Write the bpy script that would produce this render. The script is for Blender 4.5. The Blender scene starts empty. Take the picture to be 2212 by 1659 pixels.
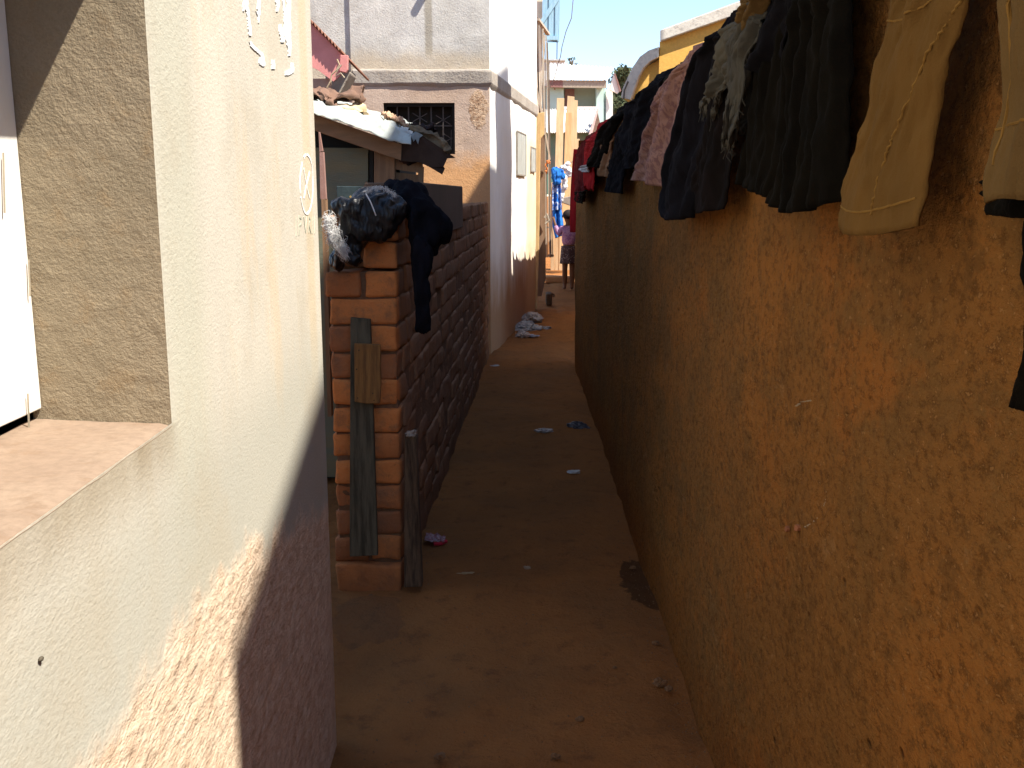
import bpy, bmesh, math, random
from mathutils import Vector, noise as mn
import numpy as np
random.seed(7)
S = bpy.context.scene
COL = S.collection
R = math.radians

# ------------------------------------------------------------------ camera, sky, sun, exposure
CAM_H = 1.45
PITCH = math.atan(189.3 / 995.6)
cam = bpy.data.cameras.new('camera'); cam_o = bpy.data.objects.new('camera', cam); COL.objects.link(cam_o)
cam_o.location = (0, 0, CAM_H); cam_o.rotation_euler = (math.pi / 2 - PITCH, 0, 0)
cam.lens = 35.0; cam.sensor_width = 36; cam.clip_end = 3000; cam.clip_start = 0.02
S.camera = cam_o
SUN = Vector((1.0, -0.6, 1.7)).normalized()
w = bpy.data.worlds.new('World'); S.world = w; w.use_nodes = True
nt = w.node_tree
sky = nt.nodes.new('ShaderNodeTexSky'); sky.sky_type = 'NISHITA'; sky.sun_disc = False
sky.sun_elevation = math.asin(SUN.z); sky.sun_rotation = math.atan2(SUN.x, SUN.y)
sky.air_density = 1.0; sky.dust_density = 0.6; sky.ozone_density = 1.0; sky.altitude = 1300
bg = nt.nodes['Background']; nt.links.new(sky.outputs[0], bg.inputs[0]); bg.inputs[1].default_value = 0.13
sl = bpy.data.lights.new('sun', 'SUN'); sl.energy = 5.0; sl.angle = R(0.53); sl.color = (1, 0.93, 0.82)
so = bpy.data.objects.new('sun', sl); COL.objects.link(so); so.rotation_euler = SUN.to_track_quat('Z', 'Y').to_euler()
S.view_settings.view_transform = 'Standard'; S.view_settings.look = 'None'
S.view_settings.exposure = 1.12; S.view_settings.gamma = 1
S.render.engine = 'CYCLES'
S.cycles.max_bounces = 7; S.cycles.diffuse_bounces = 4

# ------------------------------------------------------------------ measuring helpers: photo pixel (2212 wide) -> point in the place
F = 2150.5
def ray(x, y):
    u = (x - 1106) / F; v = (829.5 - y) / F
    return Vector((u, math.cos(PITCH) + v * math.sin(PITCH), -math.sin(PITCH) + v * math.cos(PITCH)))
def at(x, y, Y):
    d = ray(x, y); d = d * (Y / d.y); return Vector((d.x, d.y, d.z + CAM_H))
def on_ground(x, y):
    d = ray(x, y); d = d * (-CAM_H / d.z); return Vector((d.x, d.y, 0))
def on_wall(x, y, P, D):
    d = ray(x, y); n = Vector((D[1], -D[0])); t = (n.x * P[0] + n.y * P[1]) / (n.x * d.x + n.y * d.y)
    return Vector((d.x * t, d.y * t, d.z * t + CAM_H))
RW0 = (0.512, 0.0); RWD = (0.0045, 1.0)
def rwx(Y): return RW0[0] + RWD[0] * Y
LW0 = (-0.473, 2.457); LWD = (-0.0207, 1.0)
def lwx(Y): return LW0[0] + LWD[0] * (Y - LW0[1])

# ------------------------------------------------------------------ material helpers
def newmat(name, rough=0.9, spec=0.25):
    m = bpy.data.materials.new(name); m.use_nodes = True
    b = m.node_tree.nodes['Principled BSDF']; b.inputs['Roughness'].default_value = rough
    b.inputs['Specular IOR Level'].default_value = spec
    return m, m.node_tree, b
def pos(nt, scale=(1, 1, 1)):
    g = nt.nodes.new('ShaderNodeNewGeometry')
    mp = nt.nodes.new('ShaderNodeMapping'); mp.inputs['Scale'].default_value = scale
    nt.links.new(g.outputs['Position'], mp.inputs['Vector']); return mp.outputs[0]
def nz(nt, scale, detail=4, rough=0.6, stretch=(1, 1, 1), dist=0.0):
    n = nt.nodes.new('ShaderNodeTexNoise'); n.inputs['Scale'].default_value = scale
    n.inputs['Detail'].default_value = detail; n.inputs['Roughness'].default_value = rough
    n.inputs['Distortion'].default_value = dist
    nt.links.new(pos(nt, stretch), n.inputs['Vector']); return n.outputs['Fac']
def vor(nt, scale, stretch=(1, 1, 1), feature='F1'):
    n = nt.nodes.new('ShaderNodeTexVoronoi'); n.inputs['Scale'].default_value = scale; n.feature = feature
    nt.links.new(pos(nt, stretch), n.inputs['Vector']); return n.outputs['Distance']
def setin(nt, sock, v):
    if isinstance(v, (int, float)): sock.default_value = v
    elif isinstance(v, tuple): sock.default_value = (*v, 1) if len(v) == 3 else v
    else: nt.links.new(v, sock)
def mth(nt, op, a, b=0.0, c=0.0):
    n = nt.nodes.new('ShaderNodeMath'); n.operation = op
    setin(nt, n.inputs[0], a); setin(nt, n.inputs[1], b); setin(nt, n.inputs[2], c); return n.outputs[0]
def mr(nt, v, a, b, c=0.0, d=1.0):
    n = nt.nodes.new('ShaderNodeMapRange'); n.interpolation_type = 'SMOOTHSTEP'
    setin(nt, n.inputs[0], v)
    for i, q in enumerate((a, b, c, d)): n.inputs[i + 1].default_value = q
    return n.outputs[0]
def mix(nt, f, a, b, mode='MIX'):
    n = nt.nodes.new('ShaderNodeMix'); n.data_type = 'RGBA'; n.blend_type = mode
    setin(nt, n.inputs[0], f); setin(nt, n.inputs[6], a); setin(nt, n.inputs[7], b); return n.outputs[2]
def xyz(nt):
    g = nt.nodes.new('ShaderNodeNewGeometry'); s = nt.nodes.new('ShaderNodeSeparateXYZ')
    nt.links.new(g.outputs['Position'], s.inputs[0]); return s.outputs
def bump(nt, b, h, strength, dist=0.01, prev=None):
    n = nt.nodes.new('ShaderNodeBump'); n.inputs['Strength'].default_value = strength; n.inputs['Distance'].default_value = dist
    setin(nt, n.inputs['Height'], h)
    if prev: nt.links.new(prev, n.inputs['Normal'])
    nt.links.new(n.outputs[0], b.inputs['Normal']); return n.outputs[0]
def box_mask(nt, v, a, b, e):
    return mth(nt, 'MULTIPLY', mr(nt, v, a - e, a + e), mr(nt, v, b - e, b + e, 1, 0))

def plaster(name, c1, c2, c3, grain=90, low=1.6, gs=0.5, big=1.6, streak=0.0, streakcol=(0.1, 0.07, 0.04), pit=0.0, dist=0.006, rough=0.92):
    m, nt, b = newmat(name, rough, 0.15)
    col = mix(nt, mr(nt, nz(nt, big, 6, 0.65), 0.35, 0.65), c1, c2)
    col = mix(nt, mr(nt, nz(nt, big * 5.3, 5, 0.7), 0.5, 0.72, 0, 0.75), col, c3)
    fine = nz(nt, grain * 1.3, 3, 0.7)
    col = mix(nt, mr(nt, fine, 0.3, 0.75, 0, 0.35), col, tuple(x * 0.55 for x in c1))
    if streak:
        st = mr(nt, nz(nt, 9, 5, 0.65, (1, 1, 0.13)), 0.52, 0.75, 0, streak)
        col = mix(nt, st, col, streakcol)
    h = mth(nt, 'ADD', nz(nt, grain, 5, 0.65), mth(nt, 'MULTIPLY', nz(nt, grain * 0.25, 4, 0.6), low))
    if pit:
        p = mth(nt, 'MULTIPLY', mr(nt, vor(nt, 38, (1, 1, 0.6)), 0.05, 0.17, 1, 0), mr(nt, nz(nt, 7, 3), 0.47, 0.62))
        h = mth(nt, 'SUBTRACT', h, mth(nt, 'MULTIPLY', p, pit * 2))
        col = mix(nt, mth(nt, 'MULTIPLY', p, 0.7), col, tuple(x * 0.3 for x in c1))
    bump(nt, b, h, gs, dist)
    nt.links.new(col, b.inputs['Base Color']); return m

def simple(name, c, c2=None, rough=0.8, scale=12, bs=0.2, stretch=(1, 1, 1), spec=0.25, dist=0.004, fine=120, metal=0.0):
    m, nt, b = newmat(name, rough, spec)
    c2 = c2 or tuple(x * 0.7 for x in c)
    col = mix(nt, mr(nt, nz(nt, scale, 5, 0.65, stretch), 0.35, 0.68), c, c2)
    nt.links.new(col, b.inputs['Base Color']); b.inputs['Metallic'].default_value = metal
    bump(nt, b, nz(nt, fine, 4, 0.6, stretch), bs, dist); return m

def cloth_mat(name, c, c2=None, scale=30, rough=0.95, weave=500, pat=None, sheen=0.15):
    m, nt, b = newmat(name, rough, 0.05)
    c2 = c2 or tuple(x * 0.6 for x in c)
    col = mix(nt, mr(nt, nz(nt, scale * 0.3, 5, 0.65, (1, 1, 0.4)), 0.35, 0.68), c, c2)
    if pat:
        k = mr(nt, nz(nt, scale, 4, 0.7, (1, 1, 1), 1.5), 0.48, 0.56)
        col = mix(nt, mth(nt, 'MULTIPLY', k, 0.75), col, pat)
    nt.links.new(col, b.inputs['Base Color'])
    b.inputs['Sheen Weight'].default_value = 0.0
    h = mth(nt, 'ADD', nz(nt, weave, 2, 0.5), mth(nt, 'MULTIPLY', nz(nt, 35, 4, 0.6, (1, 1, 0.5)), 2.0))
    bump(nt, b, h, 0.35, 0.004); return m

# ------------------------------------------------------------------ mesh helpers
class MB:
    def __init__(s): s.v = []; s.f = []
    def add(s, vs, fs):
        o = len(s.v); s.v += [Vector(q) for q in vs]; s.f += [tuple(i + o for i in q) for q in fs]; return s
    def box(s, a, b, rz=0.0, c=None):
        (x0, y0, z0), (x1, y1, z1) = a, b
        vs = [Vector(q) for q in [(x0, y0, z0), (x1, y0, z0), (x1, y1, z0), (x0, y1, z0), (x0, y0, z1), (x1, y0, z1), (x1, y1, z1), (x0, y1, z1)]]
        if rz:
            c = Vector(c or ((x0 + x1) / 2, (y0 + y1) / 2, 0))
            vs = [Vector((c.x + (q.x - c.x) * math.cos(rz) - (q.y - c.y) * math.sin(rz), c.y + (q.x - c.x) * math.sin(rz) + (q.y - c.y) * math.cos(rz), q.z)) for q in vs]
        return s.add(vs, [(0, 3, 2, 1), (4, 5, 6, 7), (0, 1, 5, 4), (1, 2, 6, 5), (2, 3, 7, 6), (3, 0, 4, 7)])
    def slab(s, p, thick):  # polygon p (3D, roughly planar) given a thickness vector
        n = len(p); t = Vector(thick); vs = [Vector(q) for q in p] + [Vector(q) + t for q in p]
        return s.add(vs, [tuple(range(n)), tuple(range(2 * n - 1, n - 1, -1))] + [(i, i + n, (i + 1) % n + n, (i + 1) % n) for i in range(n)])
    def beam(s, p, q, wx, wy, up=(0, 0, 1)):
        p, q = Vector(p), Vector(q); d = (q - p).normalized(); u = Vector(up)
        a = d.cross(u)
        if a.length < 1e-3: a = d.cross(Vector((1, 0, 0)))
        a.normalize(); c = a.cross(d).normalized(); a *= wx / 2; c *= wy / 2
        vs = [p - a - c, p + a - c, p + a + c, p - a + c, q - a - c, q + a - c, q + a + c, q - a + c]
        return s.add(vs, [(0, 3, 2, 1), (4, 5, 6, 7), (0, 1, 5, 4), (1, 2, 6, 5), (2, 3, 7, 6), (3, 0, 4, 7)])
    def tube(s, pts, r, n=8):
        pts = [Vector(q) for q in pts]; rs = r if isinstance(r, (list, tuple)) else [r] * len(pts)
        vs = []; fs = []
        for i, p in enumerate(pts):
            d = (pts[min(i + 1, len(pts) - 1)] - pts[max(i - 1, 0)])
            d = d.normalized() if d.length > 1e-9 else Vector((0, 0, 1))
            a = d.cross(Vector((0.13, 0.31, 0.94)))
            if a.length < 1e-3: a = d.cross(Vector((1, 0, 0)))
            a.normalize(); c = d.cross(a)
            for k in range(n):
                t = 2 * math.pi * k / n; vs.append(p + (a * math.cos(t) + c * math.sin(t)) * rs[i])
        for i in range(len(pts) - 1):
            for k in range(n):
                fs.append((i * n + k, i * n + (k + 1) % n, (i + 1) * n + (k + 1) % n, (i + 1) * n + k))
        fs.append(tuple(range(n - 1, -1, -1))); fs.append(tuple(range((len(pts) - 1) * n, len(pts) * n)))
        return s.add(vs, fs)
    def grid(s, rows):
        n = len(rows[0]); vs = [q for r in rows for q in r]
        return s.add(vs, [(i * n + j, i * n + j + 1, (i + 1) * n + j + 1, (i + 1) * n + j) for i in range(len(rows) - 1) for j in range(n - 1)])
    def build(s, name, mat, parent=None, label=None, smooth=False, bevel=0, solid=0):
        me = bpy.data.meshes.new(name); off = Vector(parent.location) if parent else Vector((0, 0, 0))
        pp = parent
        while pp and pp.parent: pp = pp.parent; off = off + Vector(pp.location)
        if not parent and s.v:
            lo = Vector([min(v[k] for v in s.v) for k in range(3)]); hi = Vector([max(v[k] for v in s.v) for k in range(3)])
            off = Vector(((lo.x + hi.x) / 2, (lo.y + hi.y) / 2, lo.z))
        me.from_pydata([v - off for v in s.v], [], s.f); me.update()
        bm = bmesh.new(); bm.from_mesh(me); bmesh.ops.recalc_face_normals(bm, faces=bm.faces) if not solid else None; bm.to_mesh(me); bm.free()
        me.materials.append(mat)
        o = bpy.data.objects.new(name, me); COL.objects.link(o)
        if parent: o.parent = parent
        else: o.location = off
        if smooth:
            for p in me.polygons: p.use_smooth = True
        if bevel:
            b = o.modifiers.new('b', 'BEVEL'); b.width = bevel; b.segments = 2; b.limit_method = 'ANGLE'; b.angle_limit = R(40)
        if solid:
            b = o.modifiers.new('s', 'SOLIDIFY'); b.thickness = solid; b.offset = 0
        if label: o['label'] = label
        return o

def thing(name, label, cat, loc=(0, 0, 0), group=None):
    o = bpy.data.objects.new(name, None); COL.objects.link(o); o.location = loc; o.empty_display_size = 0.1
    return tag(o, label, cat, group)
def tag(o, label, cat, group=None):
    label = label or ""; cat = cat or ""
    o['label'] = label; o['category'] = cat
    if group: o['group'] = group
    return o
def struct(o): o['kind'] = 'structure'; return o

def n3(p, sc, seed=0.0):
    return mn.fractal(Vector(p) * sc + Vector((seed, seed * 1.7, seed * 0.3)), 1.0, 2.0, 4)

def holed_wall(mb, P0, P1, z0, z1, holes, depth, step=0.06, amp=0.0, seed=0.0, inward=(1, 0)):
    """wall face from P0 to P1 (plan) with rectangular holes (s0,s1,za,zb) and their reveals"""
    P0 = Vector((*P0, 0)); P1 = Vector((*P1, 0)); L = (P1 - P0).length; D = (P1 - P0) / L; IN = Vector((*inward, 0)).normalized()
    def lin(a, b, cuts):
        c = sorted(set([a, b] + [q for q in cuts if a < q < b])); out = []
        for i in range(len(c) - 1):
            k = max(1, int(round((c[i + 1] - c[i]) / step)))
            out += [c[i] + (c[i + 1] - c[i]) * j / k for j in range(k)]
        return out + [c[-1]]
    ss = lin(0, L, [q for h in holes for q in h[:2]]); zs = lin(z0, z1, [q for h in holes for q in h[2:]])
    def disp(s, z):
        e = min(1, max(0, min(s, L - s) / 0.1))
        for h in holes:
            dx = max(h[0] - s, s - h[1], 0); dz = max(h[2] - z, z - h[3], 0); e = min(e, math.hypot(dx, dz) / 0.05)
        return amp * e * n3((s, z, 3.1), 2.6, seed)
    vs = []; fs = []
    for z in zs:
        for s in ss: vs.append(P0 + D * s + Vector((0, 0, z)) - IN * disp(s, z))
    n = len(ss)
    for j in range(len(zs) - 1):
        for i in range(n - 1):
            sc, zc = (ss[i] + ss[i + 1]) / 2, (zs[j] + zs[j + 1]) / 2
            if any(h[0] < sc < h[1] and h[2] < zc < h[3] for h in holes): continue
            fs.append((j * n + i, j * n + i + 1, (j + 1) * n + i + 1, (j + 1) * n + i))
    mb.add(vs, fs)
    for h in holes:
        a, b, c, d = h
        cs = [P0 + D * a + Vector((0, 0, c)), P0 + D * b + Vector((0, 0, c)), P0 + D * b + Vector((0, 0, d)), P0 + D * a + Vector((0, 0, d))]
        for i in range(4):
            p, q = cs[i], cs[(i + 1) % 4]; mb.add([p, q, q + IN * depth, p + IN * depth], [(0, 1, 2, 3)])

def blob(name, ells, mat, parent=None, voxel=0.012, disp=0.01, dscale=18, seed=0, label=None, st=(1, 1, 1)):
    """several soft ellipsoids fused into one crumpled mass"""
    bm = bmesh.new()
    for c, r, *rot in ells:
        from mathutils import Matrix, Euler
        M = Matrix.Translation(Vector(c)) @ (Euler(rot[0]).to_matrix().to_4x4() if rot else Matrix.Identity(4)) @ Matrix.Diagonal((*r, 1))
        bmesh.ops.create_icosphere(bm, subdivisions=3, radius=1, matrix=M)
    me = bpy.data.meshes.new('tmp'); bm.to_mesh(me); bm.free()
    o = bpy.data.objects.new('tmp', me); COL.objects.link(o)
    r = o.modifiers.new('r', 'REMESH'); r.mode = 'VOXEL'; r.voxel_size = voxel
    sm = o.modifiers.new('sm', 'SMOOTH'); sm.iterations = 3
    dg = bpy.context.evaluated_depsgraph_get(); m2 = bpy.data.meshes.new_from_object(o.evaluated_get(dg))
    bpy.data.objects.remove(o)
    mb = MB(); nrm = [v.normal.copy() for v in m2.vertices]
    for v, n_ in zip(m2.vertices, nrm):
        q = Vector((v.co.x * st[0], v.co.y * st[1], v.co.z * st[2])); q += mn.noise_vector(q * dscale * .35) * .05; f = abs(n3(q, dscale * 0.5, seed)) * 2.2 + abs(n3(q, dscale * 1.3, seed + 3)) * 0.9 + n3(q, dscale * 2.6, seed + 9) * 0.12
        mb.v.append(v.co + n_ * (0.35 - f) * disp)
    mb.f = [tuple(p.vertices) for p in m2.polygons]
    return mb.build(name, mat, parent, label, smooth=True)

# ------------------------------------------------------------------ ground
m, nt, b = newmat('red_earth', 0.95, 0.1); P = xyz(nt)
g = mix(nt, mr(nt, nz(nt, 1.7, 6, 0.65), 0.35, 0.68), (0.37, 0.145, 0.042), (0.27, 0.115, 0.038))
g = mix(nt, mr(nt, nz(nt, 11, 5, 0.7), 0.5, 0.75, 0, 0.7), g, (0.16, 0.068, 0.025))
g = mix(nt, mr(nt, nz(nt, 160, 3, 0.7), 0.55, 0.75, 0, 0.5), g, (0.42, 0.20, 0.08))
# spilt water by the right wall, damp dirt by the left one
def ell(nt, P, cx, cy, rx, ry):
    a = mth(nt, 'DIVIDE', mth(nt, 'SUBTRACT', P[0], cx), rx); c = mth(nt, 'DIVIDE', mth(nt, 'SUBTRACT', P[1], cy), ry)
    d = mth(nt, 'ADD', mth(nt, 'MULTIPLY', a, a), mth(nt, 'MULTIPLY', c, c))
    d = mth(nt, 'ADD', d, mth(nt, 'MULTIPLY', mth(nt, 'SUBTRACT', nz(nt, 14, 3, 0.5), 0.5), 1.7))
    return mr(nt, d, 0.85, 1.05, 1, 0)
q = on_ground(1378, 1255)
wet = ell(nt, P, q.x + 0.02, q.y, 0.085, 0.25)
g = mix(nt, mth(nt, 'MULTIPLY', wet, 0.75), g, (0.055, 0.024, 0.01))
q = on_ground(795, 1340)
g = mix(nt, mth(nt, 'MULTIPLY', ell(nt, P, q.x, q.y, 0.13, 0.2), 0.28), g, (0.10, 0.06, 0.04))
nt.links.new(g, b.inputs['Base Color'])
bump(nt, b, mth(nt, 'ADD', nz(nt, 70, 6, 0.75), mth(nt, 'MULTIPLY', nz(nt, 9, 5, 0.65), 2.4)), 0.9, 0.018)
M_EARTH = m
def axis(lo, hi, fine0, fine1, st, far):
    a = [lo, lo / 2, lo / 6]; k = fine0
    while k < fine1: a.append(k); k += st
    a += [fine1, fine1 + far / 6, hi / 2, hi]; return a
xs = [-400, -120, -40, -12, -5, -2.2] + [-1.6 + 0.05 * i for i in range(65)] + [2.2, 5, 12, 40, 120, 400]
ys = [-400, -100, -20, -3] + [-0.5 + 0.06 * i for i in range(300)] + [19, 24, 32, 50, 90, 200, 900]
rows = []
for y in ys:
    r_ = []
    for x in xs:
        z = 0
        if -1.6 < x < 1.65 and -0.5 < y < 17.5:
            e = max(0, min(1, (x + 1.6) * 3, (1.6 - x) * 3, (y + .5) * 2, (17.5 - y)))
            z = e * (0.022 * n3((x, y, 0), 1.3, 2) + 0.012 * n3((x, y, 0), 6, 5)) - 0.004
            z -= e * 0.02 * max(0, 1 - abs(rwx(y) - x) / 0.06)
        r_.append(Vector((x, y, z)))
    rows.append(r_)
struct(MB().grid(rows).build('ground', M_EARTH, smooth=True))

# ------------------------------------------------------------------ right boundary wall
m, nt, b = newmat('ochre_mud_plaster', 0.95, 0.08); P = xyz(nt)
WS = (1, .55, .8)
c = mix(nt, mr(nt, nz(nt, 1.6, 6, .7, WS), .40, .60), (0.38, 0.155, 0.036), (0.30, 0.138, 0.038))
c = mix(nt, mr(nt, nz(nt, 5, 6, .75, WS), .46, .62, 0, .75), c, (0.225, 0.118, 0.038))
c = mix(nt, mr(nt, nz(nt, 2.9, 6, .72, WS), .54, .66, 0, .7), c, (0.41, 0.150, 0.032))
c = mix(nt, mr(nt, nz(nt, 19, 6, .78, WS), .52, .66, 0, .65), c, (0.165, 0.082, 0.026))
c = mix(nt, mr(nt, nz(nt, 12, 6, .75, (1, .6, .25)), .56, .72, 0, .5), c, (0.10, 0.048, 0.015))     # run-off streaks
c = mix(nt, mr(nt, nz(nt, 8, 6, .8, WS), .60, .68, 0, .4), c, (0.40, 0.22, 0.09))                     # rubbed pale spots
splash = mr(nt, mth(nt, 'ADD', P[2], mth(nt, 'MULTIPLY', nz(nt, 5, 5, .7), .35)), .22, .48, 1, 0)
c = mix(nt, mth(nt, 'MULTIPLY', splash, .7), c, (0.29, 0.10, 0.02))
c = mix(nt, mr(nt, nz(nt, 85, 4, .75, WS), .48, .64, 0, .65), c, (0.11, 0.048, 0.013))
c = mix(nt, mr(nt, nz(nt, 170, 2, .6, WS), .62, .70, 0, .5), c, (0.55, 0.29, 0.11))
pit = mth(nt, 'MULTIPLY', mr(nt, vor(nt, 34, WS), .04, .22, 1, 0), mr(nt, nz(nt, 6, 5, .7), .5, .66))
c = mix(nt, mth(nt, 'MULTIPLY', pit, .6), c, (0.06, 0.028, 0.01))
nt.links.new(c, b.inputs['Base Color'])
h = mth(nt, 'ADD', nz(nt, 60, 6, .75, WS), mth(nt, 'MULTIPLY', nz(nt, 15, 6, .7, WS), 2.2))
h = mth(nt, 'SUBTRACT', h, mth(nt, 'MULTIPLY', pit, 1.6))
bump(nt, b, h, 1.0, 0.018); M_RW = m
t = thing('mud_wall', 'long ochre mud plastered wall along the right side of the alley', 'wall', (rwx(4) + .1, 4, 0))
prof = [(0, z) for z in [-.05 + 0.05 * i for i in range(37)]] + [(0.008, 1.80), (0.03, 1.822), (0.11, 1.828), (0.19, 1.822), (0.215, 1.80)] + [(0.22, z) for z in (1.5, 1.0, 0.5, -0.05)]
rows = []
Y = -1.2
while Y < 8.76:
    r_ = []
    for k, (dx, z) in enumerate(prof):
        d = 0.014 * n3((Y, z, 1), 1.1, 4) + 0.005 * n3((Y, z, 1), 5, 8) + (.006 * max(0, 1 - z / .12) * n3((Y, 0, 1), 4, 2))
        e = min(1, max(0, (8.75 - Y) / 0.2))
        x = rwx(Y) + dx + (-d if dx < 0.1 else 0) + 0.02 * (1 - e) ** 2 * (1 if dx < .1 else -1)
        r_.append(Vector((x, Y, z + (0.012 * n3((Y, 0, 0), 1.5, 3) if z > 1.77 else 0))))
    rows.append(r_); Y += 0.05
mb = MB().grid(rows); n = len(prof); L = len(rows) - 1
mb.f.append(tuple(range(n - 1, -1, -1))); mb.f.append(tuple(L * n + i for i in range(n)))
mb.build('wall_body', M_RW, t, smooth=True)
M_PINK = simple('pink_scar', (0.34, 0.13, 0.06), bs=0.3)
M_CHALK = simple('chalk', (0.5, 0.4, 0.26))
mb = MB()
for (x, y, w_, h_) in ((1697, 1143, 4, 7), (1719, 1141, 5, 9)):
    ps = [on_wall(x + w_ * math.cos(a) * random.uniform(.6, 1.1), y + h_ * math.sin(a) * random.uniform(.6, 1.2), (RW0[0] - .006, 0), RWD) for a in [k * math.pi / 4 for k in range(8)]]
    mb.slab(ps, (0.006, 0, 0))
mb.build('plaster_scar', M_PINK, t)
mb = MB()
arc = [(1710, 880), (1725, 868), (1748, 865)], [(1785, 980), (1784, 1040), (1778, 1085), (1765, 1115), (1745, 1132), (1730, 1140)]
for a in arc:
    for i in range(len(a) - 1):
        for k in range(8):
            f_ = k / 8; x = a[i][0] * (1 - f_) + a[i + 1][0] * f_ + random.uniform(-.5, .5); y = a[i][1] * (1 - f_) + a[i + 1][1] * f_
            if random.random() < .4: continue
            p = on_wall(x, y, (RW0[0] - .009, 0), RWD); r_ = random.uniform(.0004, .0011); mb.box(p - Vector((-.003, r_, r_)), p + Vector((.008, r_, r_)))
mb.build('chalk_mark', M_CHALK, t)

# ------------------------------------------------------------------ near left house
m, nt, b = newmat('cream_cement_render', 0.9, 0.15); P = xyz(nt)
c = mix(nt, mr(nt, nz(nt, 3.0, 5, 0.6, (1, 1, .35)), 0.35, 0.65), (0.60, 0.555, 0.465), (0.53, 0.495, 0.42))
c = mix(nt, mr(nt, nz(nt, 7, 5, 0.65, (1, 1, .25)), 0.52, 0.72, 0, 0.55), c, (0.62, 0.48, 0.31))
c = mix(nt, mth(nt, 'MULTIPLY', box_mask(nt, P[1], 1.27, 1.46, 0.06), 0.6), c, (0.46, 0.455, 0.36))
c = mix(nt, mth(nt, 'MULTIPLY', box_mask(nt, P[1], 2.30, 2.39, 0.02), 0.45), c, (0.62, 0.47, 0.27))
lowf = mr(nt, P[2], 1.0, 1.2, 1, 0)
c = mix(nt, mth(nt, 'MULTIPLY', lowf, 0.8), c, (0.43, 0.42, 0.355))
c = mix(nt, mr(nt, nz(nt, 2.4, 6, .7), .48, .66, 0, .4), c, (0.44, 0.38, 0.28))
# streaky darker band just under the sill
und = mth(nt, 'MULTIPLY', mr(nt, P[2], 1.06, 1.15), mth(nt, 'MULTIPLY', mr(nt, P[2], 1.15, 1.156, 1, 0), mr(nt, P[1], 1.27, 1.32, 1, 0)))
c = mix(nt, mth(nt, 'MULTIPLY', mth(nt, 'MULTIPLY', und, nz(nt, 9, 4, .6, (1, 1, .3))), 1.1), c, (0.26, 0.2, 0.12))
fine = nz(nt, 150, 3, 0.7)
c = mix(nt, mr(nt, fine, 0.52, 0.72, 0, 0.35), c, (0.33, 0.29, 0.21))
zz = mth(nt, 'ADD', P[2], mth(nt, 'MULTIPLY', mth(nt, 'SUBTRACT', nz(nt, 7, 5, 0.65), 0.5), 0.22))
zz = mth(nt, 'ADD', zz, mth(nt, 'MULTIPLY', mth(nt, 'MAXIMUM', mth(nt, 'SUBTRACT', P[1], 1.55), 0.0), 0.22))
rgh = mr(nt, zz, 0.835, 0.90, 1, 0)
rc = mix(nt, mr(nt, nz(nt, 22, 5, 0.7), 0.35, 0.65), (0.74, 0.59, 0.44), (0.60, 0.44, 0.31))
rc = mix(nt, mr(nt, nz(nt, 60, 4, 0.75, (1, .5, 1)), 0.56, 0.70, 0, 0.7), rc, (0.42, 0.30, 0.21))
c = mix(nt, rgh, c, rc)
nt.links.new(c, b.inputs['Base Color'])
h = mth(nt, 'ADD', mth(nt, 'MULTIPLY', nz(nt, 190, 4, 0.65, (1, .6, 1)), 0.2), mth(nt, 'MULTIPLY', rgh, mth(nt, 'MULTIPLY', nz(nt, 34, 6, 0.65, (1, .5, 1)), 2.4)))
h = mth(nt, 'SUBTRACT', h, mth(nt, 'MULTIPLY', rgh, 0.9))
bump(nt, b, h, 0.7, 0.008)
M_LW = m
t = thing('plastered_house', 'cream plastered house with deep window recess on the near left', 'house', (-1.6, 0.9, 0))
WZ0, WZ1 = 1.154, 1.81
P0 = (lwx(-1.5), -1.5); P1 = (lwx(2.457), 2.457)
L = math.hypot(P1[0] - P0[0], P1[1] - P0[1]); sY = lambda Y: (Y + 1.5) / 3.957 * L
mb = MB(); holed_wall(mb, P0, P1, -0.05, 3.6, [(sY(0.15), sY(1.28), WZ0, WZ1)], 0.0, step=0.05, amp=0.0005, seed=2, inward=(-1, -0.02))
# rounded corner then the end wall
mb.grid([[Vector((lwx(2.457) - 0.0, 2.457, z)), Vector((lwx(2.457) - 0.006, 2.472, z)), Vector((lwx(2.457) - 0.03, 2.48, z)), Vector((-3, 2.48, z))] for z in (-0.05, 1.2, 3.6)])
mb.grid([[Vector((-3, 2.48, z)), Vector((-3, -1.5, z)), Vector((lwx(-1.5), -1.5, z))] for z in (-0.05, 3.6)])
mb.add([(-3, 2.48, 3.6), (lwx(2.45), 2.48, 3.6), (lwx(-1.5), -1.5, 3.6), (-3, -1.5, 3.6)], [(0, 1, 2, 3)])
wb = mb.build('wall', M_LW, t)
M_REV = plaster('pebbled_render', (0.28, 0.225, 0.15), (0.235, 0.19, 0.125), (0.26, 0.185, 0.105), grain=230, gs=0.8, big=4, dist=0.0035, low=.25)
D = 0.165
mb = MB(); rows = []
for z in [WZ0 - .002 + (WZ1 - WZ0 + .004) * i / 60 for i in range(61)]:
    rows.append([Vector((lwx(1.28) - D * 1.1 * j / 24, 1.28 + 0.0012 * n3((j * .0075, z, 0), 40, 3) * (1 if 0 < j < 24 else 0), z)) for j in range(25)])
mb.grid(rows)
win = thing('window', None, None); del win['label']; del win['category']; win.parent = t; win.location = (0, 0, 0)
win.location = Vector((0, 0, 0))
mb.build('reveal', M_REV, win, 'pebbled brown render on the window recess side')
mb = MB().add([(lwx(.15), .15, WZ0), (lwx(.15) - D * 1.1, .15, WZ0), (lwx(.15) - D * 1.1, .15, WZ1), (lwx(.15), .15, WZ1)], [(0, 1, 2, 3)])
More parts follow.
